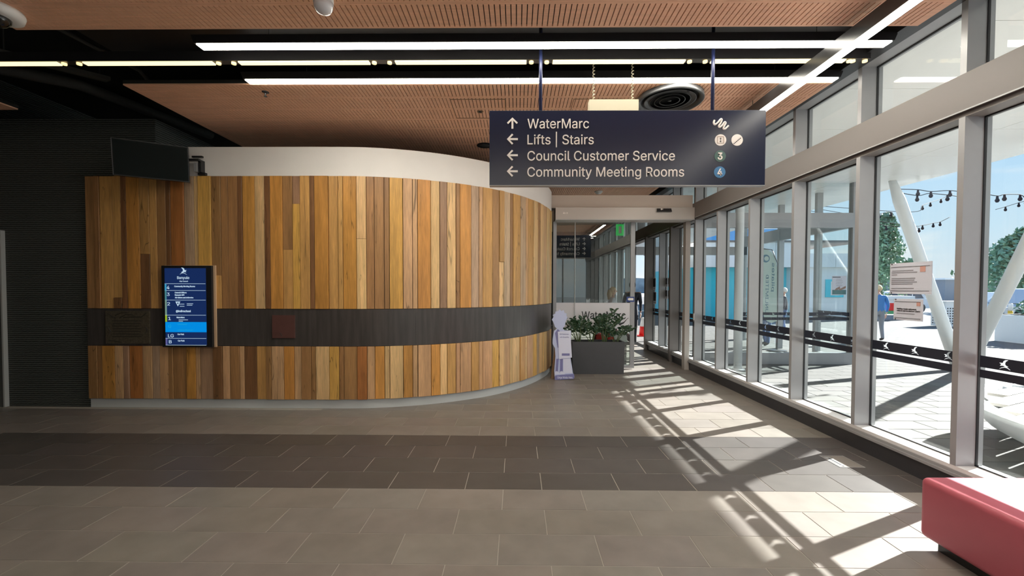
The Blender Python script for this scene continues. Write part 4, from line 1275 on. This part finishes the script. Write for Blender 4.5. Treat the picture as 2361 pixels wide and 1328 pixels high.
# strings of festoon bulbs: points along each sagging cable, bulbs where the photo shows them
FEST = [
 ('near festoon string sagging from the canopy corner, left of the thick mullion', [(8.3, 9.4, 3.75), (8.62, 9.25, 3.70), (8.80, 9.15, 3.64), (9.2, 9.15, 3.66), (9.6, 9.2, 3.62), (10.2, 9.8, 3.72)], (1, 2, 3, 4)),
 ('festoon string twin to the near one, crossing it beneath the canopy corner', [(8.3, 9.5, 3.72), (8.7, 9.35, 3.60), (8.9, 9.3, 3.63), (9.3, 9.3, 3.60), (9.8, 9.45, 3.58)], (1, 3)),
 ('festoon string right of the thick mullion, running level out of the frame', [(9.4, 8.75, 3.52), (9.75, 8.75, 3.46), (9.95, 8.8, 3.50), (10.5, 9.0, 3.54), (10.75, 9.1, 3.48), (11.2, 9.3, 3.56)], (1, 2, 3, 4)),
 ('thin far festoon string rising above the tree, behind the slanting column', [(8.24, 11.6, 3.80), (11.0, 12.0, 3.72), (11.6, 12.3, 3.96), (12.4, 12.9, 4.17), (13.4, 13.6, 4.42), (14.2, 14.0, 4.70)], (2, 3, 4)),
 ('short far festoon string above the treetop, left of the slanting column', [(8.24, 11.9, 3.80), (10.0, 12.2, 3.62), (10.3, 12.2, 3.70), (10.8, 12.4, 3.79), (11.1, 12.7, 3.78)], (2, 3)),
 ('lower far festoon string dipping between the slanting column and the mullion', [(8.24, 12.2, 3.80), (11.2, 12.4, 3.42), (11.9, 12.6, 3.44), (12.5, 12.9, 3.55), (12.9, 13.1, 3.62), (13.4, 13.3, 3.80)], (2, 3, 4)),
 ('lowest far festoon string crossing in front of the treetop', [(8.24, 12.4, 3.80), (10.1, 12.1, 3.42), (10.5, 12.2, 3.36), (11.2, 12.4, 3.38), (11.8, 12.6, 3.36)], (2, 4)),
 ('far festoon string climbing to the right edge past the thick mullion', [(14.0, 12.6, 3.90), (14.4, 12.7, 4.00), (14.9, 12.8, 4.14), (15.2, 12.8, 4.22), (15.6, 12.9, 4.34)], (1, 2, 3)),
]
for lb, pts, bl in FEST:
    t = empty('festoon_string', pts[0], lb, 'string lights', None)
    Q = catmull3 = []
    P = [Vector(p) for p in pts]
    P = [2 * P[0] - P[1]] + P + [2 * P[-1] - P[-2]]
    for i in range(1, len(P) - 2):
        a, b, c, d = P[i - 1:i + 3]
        for k in range(6):
            u = k / 6
            Q.append(.5 * ((2 * b) + (c - a) * u + (2 * a - 5 * b + 4 * c - d) * u * u + (3 * b - a - 3 * c + d) * u ** 3))
    Q.append(P[-2])
    MB().tube(Q, .008, 6).build('cable', M_BULB, t, True)
    for i in bl:
        p = pts[i]
        MB().lathe([(.012, 0), (.020, -.02), (.020, -.05), (.034, -.08), (.036, -.10), (.020, -.13), (.0, -.135)], p, 10).build('bulb', M_BULB, t, True)

t = empty('feather_flag', (6.6, 10.8, -.02), 'pale green feather flag with reversed lettering beyond the vestibule glass', 'flag')
MB().tube([(6.62, 10.8, -.02), (6.62, 10.8, .9), (6.60, 10.8, 2.2), (6.45, 10.8, 2.55), (6.22, 10.8, 2.58)], .012, 8).build('pole', M_GREYMETAL, t, True)
MB().lathe([(.22, 0), (.22, .03), (.03, .05)], (6.62, 10.8, -.02), 16).build('base_plate', M_GREYMETAL, t)
cl = MB().prism([(6.12, 2.52), (6.20, 2.57), (6.28, 2.575), (6.36, 2.55), (6.44, 2.49), (6.51, 2.39), (6.56, 2.26), (6.59, 2.1), (6.60, 1.8), (6.605, 1.4), (6.61, .75), (6.48, .70), (6.36, .74), (6.28, .85), (6.24, 1.1), (6.20, 1.5), (6.17, 2.0)], 'y', 10.805, 10.813).build('cloth', M_FLAG, t)
flat([circ(0, 0, .10, 20), circ(0.02, 0, .06, 20)], (6.30, 10.803, 2.33), M_FLAGINK, cl, name='logo')
def vtext(body, x, z0, z1, w_):
    cu = bpy.data.curves.new('t', 'FONT'); cu.body = body; cu.font = FONT or cu.font; cu.size = 1; cu.extrude = .001
    me = _curve_mesh(cu)
    xs = [v.co.x for v in me.vertices]
    k0, k1 = min(xs), max(xs)
    o = ORG[cl.name]
    for v in me.vertices:
        # the cloth is seen from behind, so the letters run mirrored up the flag
        v.co = Vector((x + v.co.y * w_ / .73, 10.803 + v.co.z, z0 + (v.co.x - k0) / (k1 - k0) * (z1 - z0))) - o
    me.materials.append(M_FLAGINK)
    link('lettering', me, cl)
vtext('UNLIMITED', 6.31, .95, 1.92, .10)
vtext('pilates', 6.46, 1.50, 2.22, .10)

# ------------------------------------------------------------------ outside: further away
t = empty('building', (13.0, 22.0, 0), 'low building with teal wall and pale fascia across the forecourt', 'building')
B(9.0, 13.9, 22.0, 30, -.03, 2.66).build('teal_wall', M_TEAL, t)
B(13.9, 17.3, 21.6, 30, -.03, 2.66).build('grey_wall', M_FASCIA, t)
for x in range(9, 17):
    B(x + .01, min(x + .99, 17.3), 21.45, 30, 2.66, 3.9 if x < 14 else 3.35).build('fascia_panel', M_FASCIA, t)
B(9.0, 17.4, 21.40, 30.2, 3.9, 4.0).build('parapet', M_ALUD, t)
sg = B(15.6, 16.5, 21.55, 21.6, 1.15, 2.05).build('sign_panel', M_TEAL, t)
text('E', (15.85, 21.545, 1.28), .42, .64, M_LETTER, sg, bold=.02)
t = empty('building', (19, 36, 0), 'tall blue clad building rising behind the low teal one', 'building')
B(15, 22.2, 36, 44, -.03, 6.6).build('block', M_BLUEB, t)
B(14.9, 22.3, 35.9, 44.1, 6.6, 6.9).build('parapet', M_FASCIA, t)
for x in (16, 18, 20):
    B(x, x + 1.2, 35.95, 36.05, 4.0, 5.2).build('window', M_CARGLASS, t)
t = empty('building', (60, 48, 0), 'long grey warehouse with a pale roof edge beyond the parked cars', 'building')
B(46, 90, 46, 60, -.03, 2.6).build('wall', M_WAREH, t)
B(45.8, 90.2, 45.8, 60.2, 2.6, 2.78).build('roof_edge', M_FASCIA, t)
B(55.5, 57.0, 45.9, 46, -.03, 2.2).build('doorway', M_BLUEB, t)
hl = MB()
pts = [(k, 3.0 + 1.6 * math.sin(k * .031) + 1.2 * math.sin(k * .083 + 1) + .9 * random.random()) for k in range(40, 330, 5)]
hl.prism([(40, -1)] + [(a, 1.2 + b) for a, b in pts] + [(330, -1)], 'y', 150, 160)
tag(hl.build('hills', M_HILL), kind='structure')


def leafy(mb, c, rad, n, size, sq=(1, 1, 1)):
    for _ in range(n):
        while True:
            p = Vector((random.uniform(-1, 1), random.uniform(-1, 1), random.uniform(-1, 1)))
            if .35 < p.length < 1: break
        p = Vector((p.x * rad * sq[0], p.y * rad * sq[1], p.z * rad * sq[2])) + Vector(c)
        a = Vector((random.gauss(0, 1), random.gauss(0, 1), random.gauss(0, 1))).normalized()
        b = a.cross(Vector((random.gauss(0, 1), random.gauss(0, 1), random.gauss(0, 1)))).normalized()
        s = size * random.uniform(.6, 1.3)
        mb.add([p - a * s, p + b * s * .45, p + a * s, p - b * s * .45], [(0, 1, 2, 3)])


def tree(x, y, h, rad, n, size, label, trunk=.12):
    t = empty('tree', (x, y, -.03), label, 'tree')
    MB().tube([(x, y, -.03), (x + .05, y, h * .35), (x, y, h * .85)], [trunk, trunk * .75, trunk * .2], 8).build('trunk', M_BARK, t, True)
    mb = MB()
    for q in range(9):
        u = q / 8
        rr_ = rad * (1.0 - .75 * u) * random.uniform(.85, 1.1)
        a = random.uniform(0, 6.28)
        leafy(mb, (x + math.cos(a) * rad * .25 * (1 - u), y + math.sin(a) * rad * .25, h * (.34 + .6 * u)), max(rr_, rad * .28), n // 9, size)
    mb.build('foliage', M_TREELEAF, t)['kind'] = 'stuff'


tree(20.9, 24.6, 5.85, 1.45, 5200, .115, 'dense dark green tree behind the person in the blue top')
tree(36.0, 30.0, 5.6, 3.2, 6500, .20, 'broad green tree at the right edge beyond the dark car', .2)
for x, y, h, r_, lb in ((62, 68, 5.8, 3.0, 'round far tree above the warehouse roof, nearer the notice'), (74, 68, 6.6, 3.4, 'round far tree above the warehouse roof, by the lamp post'), (52, 70, 5.4, 3.0, 'round far tree half hidden behind the upper notice')):
    tree(x, y, h, r_, 900, .6, lb, .25)

t = empty('street_lamp', (50.5, 45, 0), 'tall car park lamp post with twin flat heads on the skyline', 'lamp post')
MB().tube([(50.5, 45, -.03), (50.5, 45, 5.75)], [.11, .07], 10).build('post', M_GREYMETAL, t, True)
for s in (-1, 1):
    B(50.5 + min(s * .1, s * 1.05), 50.5 + max(s * .1, s * 1.05), 44.85, 45.15, 5.72, 5.80).build('lamp_head', M_GREYMETAL, t)
t = empty('bollard', (21.2, 18.4, -.03), 'pale bollard with a yellow band near the parked dark car', 'bollard')
MB().lathe([(.075, 0), (.075, .45)], (21.2, 18.4, -.03), 14).build('lower_post', M_PLASTIC, t, True)
MB().lathe([(.077, .45), (.077, .68)], (21.2, 18.4, -.03), 14).build('band', M_YELLOW, t, True)
MB().lathe([(.075, .68), (.075, .96), (.05, .99)], (21.2, 18.4, -.03), 14).build('upper_post', M_PLASTIC, t, True)


def perforated(loc, wx, wy, h, label):
    x, y = loc
    t = empty('litter_bin', (x + wx / 2, y + wy / 2, -.02), label, 'bin')
    def holes(L):
        lp = [rect(0, 0, L, h)]
        nx, nz = int((L - .1) / .105), int((h - .2) / .105)
        for i in range(nx):
            for j in range(nz):
                lp.append(rect(.06 + i * .105, .1 + j * .105, .115 + i * .105, .155 + j * .105))
        return lp
    flat(holes(wx), (x, y, 0), M_PLASTIC, t, '-y', 'perforated_panel', .01)
    flat(holes(wy), (x, y + wy, 0), M_PLASTIC, t, '-x', 'perforated_panel', .01)
    B(x + .02, x + wx - .02, y + .02, y + wy, 0, h - .02).build('liner', M_GREYMETAL, t)
    B(x - .03, x + wx + .03, y - .03, y + wy + .03, h, h + .05).build('lid', M_PLASTIC, t)


perforated((17.95, 17.9), 1.3, .62, 1.02, 'white perforated bin enclosure behind the slanting column')
t = empty('mural_box', (19.3, 21.8, -.02), 'street box painted with red, blue and green mural beside the blue top person', 'street box')
B(18.5, 20.3, 22.0, 22.6, .28, 1.05).build('body', M_FASCIA, t)
B(18.5, 20.3, 22.0, 22.6, -.02, .20).build('base', M_WAREH, t)
B(18.4, 20.4, 21.9, 22.7, 1.05, 1.22).build('top_slab', M_FASCIA, t)
for (a, b, c, e2, mm) in ((18.52, 19.0, .5, 1.03, M_BLUEB), (19.0, 19.45, .45, .85, M_CONE), (19.45, 20.28, .55, 1.03, mat('mural_purple', (.25, .15, .45), .6)), (18.52, 20.28, .29, .46, mat('mural_green', (.10, .38, .15), .6))):
    B(a, b, 21.985, 22.0, c, e2).build('mural_patch', mm, t)

M_BODYS = mat('silver_car_paint', (0.42, 0.46, 0.50), .25, metal=.5)
M_BODYW = mat('white_car_paint', (0.75, 0.77, 0.78), .25)
M_BODYR = mat('red_car_paint', (0.50, 0.05, 0.06), .25)


def car(x, y, L, H, m, label, flip=1):
    """side-on car, nose towards -x when flip is 1"""
    t = empty('car', (x + L / 2, y + .9, -.03), label, 'car')
    def X(u): return x + (u if flip == 1 else 1 - u) * L
    low = [(X(.02), .28), (X(.0), .55), (X(.02), .72), (X(.24), .90), (X(.98), .95), (X(1.0), .6), (X(.99), .28)]
    MB().prism(low, 'y', y, y + 1.75).build('body', m, t, bevel=.03)
    cab = [(X(.22), .90), (X(.37), H - .05), (X(.45), H), (X(.85), H), (X(.95), .94)]
    MB().prism(cab, 'y', y + .08, y + 1.67).build('cabin', m, t, bevel=.02)
    for a, b, c, e2 in ((.29, .385, .44, .56), (.58, .58, .70, .70), (.72, .72, .82, .88)):
        MB().prism([(X(a), .94), (X(b if b != a else a), H - .10), (X(c), H - .08), (X(e2), .96)], 'y', y + .06, y + .085).build('window', M_CARGLASS, t)
    for u in (.17, .82):
        MB().tube([(X(u), y - .01, .31), (X(u), y + .22, .31)], .33, 20).build('wheel', M_TYRE, t)
        MB().tube([(X(u), y - .02, .31), (X(u), y + .05, .31)], .19, 14).build('hubcap', M_ALU, t)


car(22.6, 19.9, 4.7, 1.62, M_BODYS, 'large silver-blue car with dark windows parked at the right edge', 1)
car(23.4, 28.6, 4.4, 1.45, M_BODYW, 'white car parked behind the paper notices', 1)
car(18.6, 27.2, 4.1, 1.42, M_BODYR, 'red car half hidden behind the blue top person', -1)
car(26.5, 24.2, 4.3, 1.40, M_BODYW, 'white car parked between the bin and the thick mullion', -1)

t = empty('planter', (15.6, 12.6, -.02), 'pale concrete street planter with shrubs at the right edge', 'planter')
B(14.75, 16.8, 12.0, 13.2, -.02, .80).build('box', M_FASCIA, t)
B(14.85, 16.7, 12.1, 13.1, .80, .82).build('soil', M_SOIL, t)
mb = MB()
leafy(mb, (15.7, 12.6, 1.0), .55, 900, .07, (1.7, .9, .6))
mb.build('foliage', M_TREELEAF, t)['kind'] = 'stuff'

t = empty('traffic_cone', (4.2, 14.1, -.02), 'red and white cone standing in the sun beyond the sliding door', 'cone')
MB().lathe([(.125, .03), (.10, .33)], (4.2, 14.1, -.02), 18).build('lower_cone', M_CONE, t, True)
MB().lathe([(.10, .33), (.065, .55), (.055, .62)], (4.2, 14.1, -.02), 18).build('white_collar', M_PLASTIC, t, True)
B(4.05, 4.35, 13.95, 14.25, -.02, .012).build('base', M_CONE, t)

# ------------------------------------------------------------------ people
def person(x, y, h, heading, top, legs, hair, label, stride=.12, arm=.05, longhair=False, coat=False, female=False):
    """heading is the way the person faces, radians from +x"""
    s = h / 1.75
    t = empty('person', (x, y, 0), label, 'person')
    sh = .185 if not female else .165
    J = {  # x forward, y to the left, z up
        'pel': (0, 0, .95), 'abd': (.0, 0, 1.10), 'chest': (.01, 0, 1.30), 'neck': (0.0, 0, 1.47), 'head': (.015, 0, 1.56),
        'shL': (0, sh, 1.42), 'elL': (-.02 + arm, sh + .06, 1.13), 'wrL': (.06 + arm, sh + .05, .88), 'shR': (0, -sh, 1.42), 'elR': (-.02 - arm, -sh - .06, 1.13), 'wrR': (.05 - arm, -sh - .05, .88),
        'hipL': (0, .09, .90), 'knL': (.03 + stride * .5, .10, .50), 'anL': (-.02 + stride, .10, .085), 'toL': (.17 + stride, .115, .035),
        'hipR': (0, -.09, .90), 'knR': (.03 - stride * .3, -.10, .50), 'anR': (-.03 - stride, -.10, .085), 'toR': (.15 - stride, -.115, .035)}
    RAD = {'pel': (.155, .115), 'abd': (.14, .105), 'chest': (.165, .115), 'neck': (.058, .06), 'head': (.06, .06), 'shL': (.068, .07), 'shR': (.068, .07), 'elL': (.047, .047), 'elR': (.047, .047), 'wrL': (.032, .03), 'wrR': (.032, .03),
           'hipL': (.095, .10), 'hipR': (.095, .10), 'knL': (.062, .064), 'knR': (.062, .064), 'anL': (.042, .045), 'anR': (.042, .045), 'toL': (.04, .032), 'toR': (.04, .032)}
    if coat:
        RAD['abd'] = (.165, .13); RAD['chest'] = (.18, .13); RAD['pel'] = (.175, .13)
    names = list(J)
    E_ = [('pel', 'abd'), ('abd', 'chest'), ('chest', 'neck'), ('neck', 'head'), ('chest', 'shL'), ('shL', 'elL'), ('elL', 'wrL'), ('chest', 'shR'), ('shR', 'elR'), ('elR', 'wrR'), ('pel', 'hipL'), ('hipL', 'knL'), ('knL', 'anL'), ('anL', 'toL'), ('pel', 'hipR'), ('hipR', 'knR'), ('knR', 'anR'), ('anR', 'toR')]
    me = bpy.data.meshes.new('sk')
    me.from_pydata([J[n] for n in names], [(names.index(a), names.index(b)) for a, b in E_], [])
    ob = bpy.data.objects.new('sk', me)
    COL.objects.link(ob)
    ob.modifiers.new('s', 'SKIN')
    sd = ob.modifiers.new('d', 'SUBSURF')
    sd.levels = sd.render_levels = 2
    for i, n in enumerate(names):
        me.skin_vertices[0].data[i].radius = RAD[n]
        me.skin_vertices[0].data[i].use_root = (n == 'pel')
    dg = bpy.context.evaluated_depsgraph_get()
    bme = bpy.data.meshes.new_from_object(ob.evaluated_get(dg))
    bpy.data.objects.remove(ob)
    ca, sa = math.cos(heading), math.sin(heading)
    def W(p):
        return Vector(((p[0] * ca - p[1] * sa) * s, (p[0] * sa + p[1] * ca) * s, p[2] * s))
    mb = MB()
    vv = [Vector(v.co) for v in bme.vertices]
    def region(c):
        if c.z > 1.46: return 2
        if c.z < .10: return 3
        if abs(c.y) > sh + .005 and c.z < .92: return 2
        lim = .97 if not coat else .62
        if c.z > lim or (abs(c.y) > sh + .0 and c.z > .86): return 0
        return 1
    groups = [region(sum((vv[i] for i in p.vertices), Vector()) / len(p.vertices)) for p in bme.polygons]
    mb.v = [tuple(W(v)) for v in vv]
    mb.f = [tuple(p.vertices) for p in bme.polygons]
    mb.mi = groups
    # head with jaw, nose and ears, on the neck
    mb.cur = 2
    def ball(c, r, sc_, n=14, m=10):
        q = MB(); q.sphere((0, 0, 0), r, n, m, sc_)
        mb.add([W(Vector(v) + Vector(c)) for v in q.v], q.f)
    ball((.02, 0, 1.655), .098, (.98, .80, 1.18))
    ball((.045, 0, 1.60), .066, (.9, .85, .9))
    ball((.122, 0, 1.645), .016, (1, .8, 1.4), 8, 6)
    for sgn in (-1, 1):
        ball((.01, sgn * .08, 1.645), .026, (.7, .35, 1.2), 8, 6)
        mb.cur = 3
        ball((.098, sgn * .032, 1.668), .010, (.6, 1, .7), 8, 6)
        mb.cur = 2
        w_ = J['wrL'] if sgn == 1 else J['wrR']
        ball((w_[0] + .012, w_[1], w_[2] - .055), .040, (.95, .5, 1.2), 10, 8)
        for k in range(4):
            fx = -.026 + .018 * k
            L_ = (.075, .085, .080, .062)[k]
            q = MB().tube([(w_[0] + .012 + fx, w_[1], w_[2] - .085), (w_[0] + .018 + fx, w_[1] - sgn * .006, w_[2] - .085 - L_ * .55), (w_[0] + .030 + fx, w_[1] - sgn * .020, w_[2] - .085 - L_)], [.0095, .0085, .007], 6)
            mb.add([W(v) for v in q.v], q.f)
        q = MB().tube([(w_[0] + .03, w_[1], w_[2] - .035), (w_[0] + .062, w_[1] - sgn * .012, w_[2] - .07), (w_[0] + .066, w_[1] - sgn * .018, w_[2] - .105)], [.012, .010, .008], 6)
        mb.add([W(v) for v in q.v], q.f)
    mb.v = [(a + x, b + y, c) for a, b, c in mb.v]
    mb.build('body', [top, legs, M_SKIN, M_TYRE], t, True)
    hb = MB()
    q = MB(); q.sphere((0, 0, 0), .108, 16, 10, (.98, .86, 1.05))
    keep = [f for f in q.f if sum(q.v[i][0] for i in f) / len(f) < .045 + .06 * (sum(q.v[i][2] for i in f) / len(f) > .05) and sum(q.v[i][2] for i in f) / len(f) > (-.07 if not longhair else -.11)]
    hb.add([W(Vector(v) + Vector((.008, 0, 1.675))) for v in q.v], keep)
    if longhair:
        q = MB().tube([(-.05, 0, 1.68), (-.085, 0, 1.55), (-.08, 0, 1.40)], [.085, .09, .06], 12)
        hb.add([W(v) for v in q.v], q.f)
    hb.v = [(a + x, b + y, c) for a, b, c in hb.v]
    o = hb.build('hair', hair, t, True)
    sm = o.modifiers.new('thick', 'SOLIDIFY')
    sm.thickness = .012


H_BLOND = mat('blond_hair', (.55, .42, .24), .6)
H_WHITE = mat('white_hair', (.72, .70, .66), .6)
H_DARK = mat('dark_hair', (.04, .03, .025), .6)
C_BLUE = mat('blue_top', (.035, .17, .42), .8)
C_GREY = mat('grey_trousers', (.20, .22, .25), .8)
C_NAVY = mat('navy_coat', (.018, .022, .035), .8)
C_BLACK = mat('black_trousers', (.02, .02, .025), .8)
C_TAN = mat('tan_top', (.45, .30, .22), .8)
C_JEAN = mat('jeans', (.06, .12, .26), .8)
C_PALE = mat('pale_top', (.45, .44, .46), .8)
person(10.92, 12.9, 1.66, math.radians(75), C_BLUE, C_GREY, H_BLOND, 'person in blue top and grey trousers seen from behind on sunny paving', .05, .02)
person(2.62, 11.6, 1.58, math.radians(-20), C_PALE, C_BLACK, H_BLOND, 'person with long blond hair and pale top in the corridor behind the glass door', .10, .05, True, False, True)
person(3.32, 12.2, 1.74, math.radians(70), C_NAVY, C_BLACK, H_DARK, 'person in dark coat walking out of the corridor towards the cone', .14, .06, False, True)
person(8.85, 14.1, 1.58, math.radians(150), C_NAVY, C_JEAN, H_WHITE, 'white haired person in navy top beyond the feather flag', .04, .02, False, False, True)
person(6.90, 11.75, 1.60, math.radians(200), C_TAN, C_JEAN, H_DARK, 'person in tan top and blue jeans standing beside the feather flag', .06, .04)
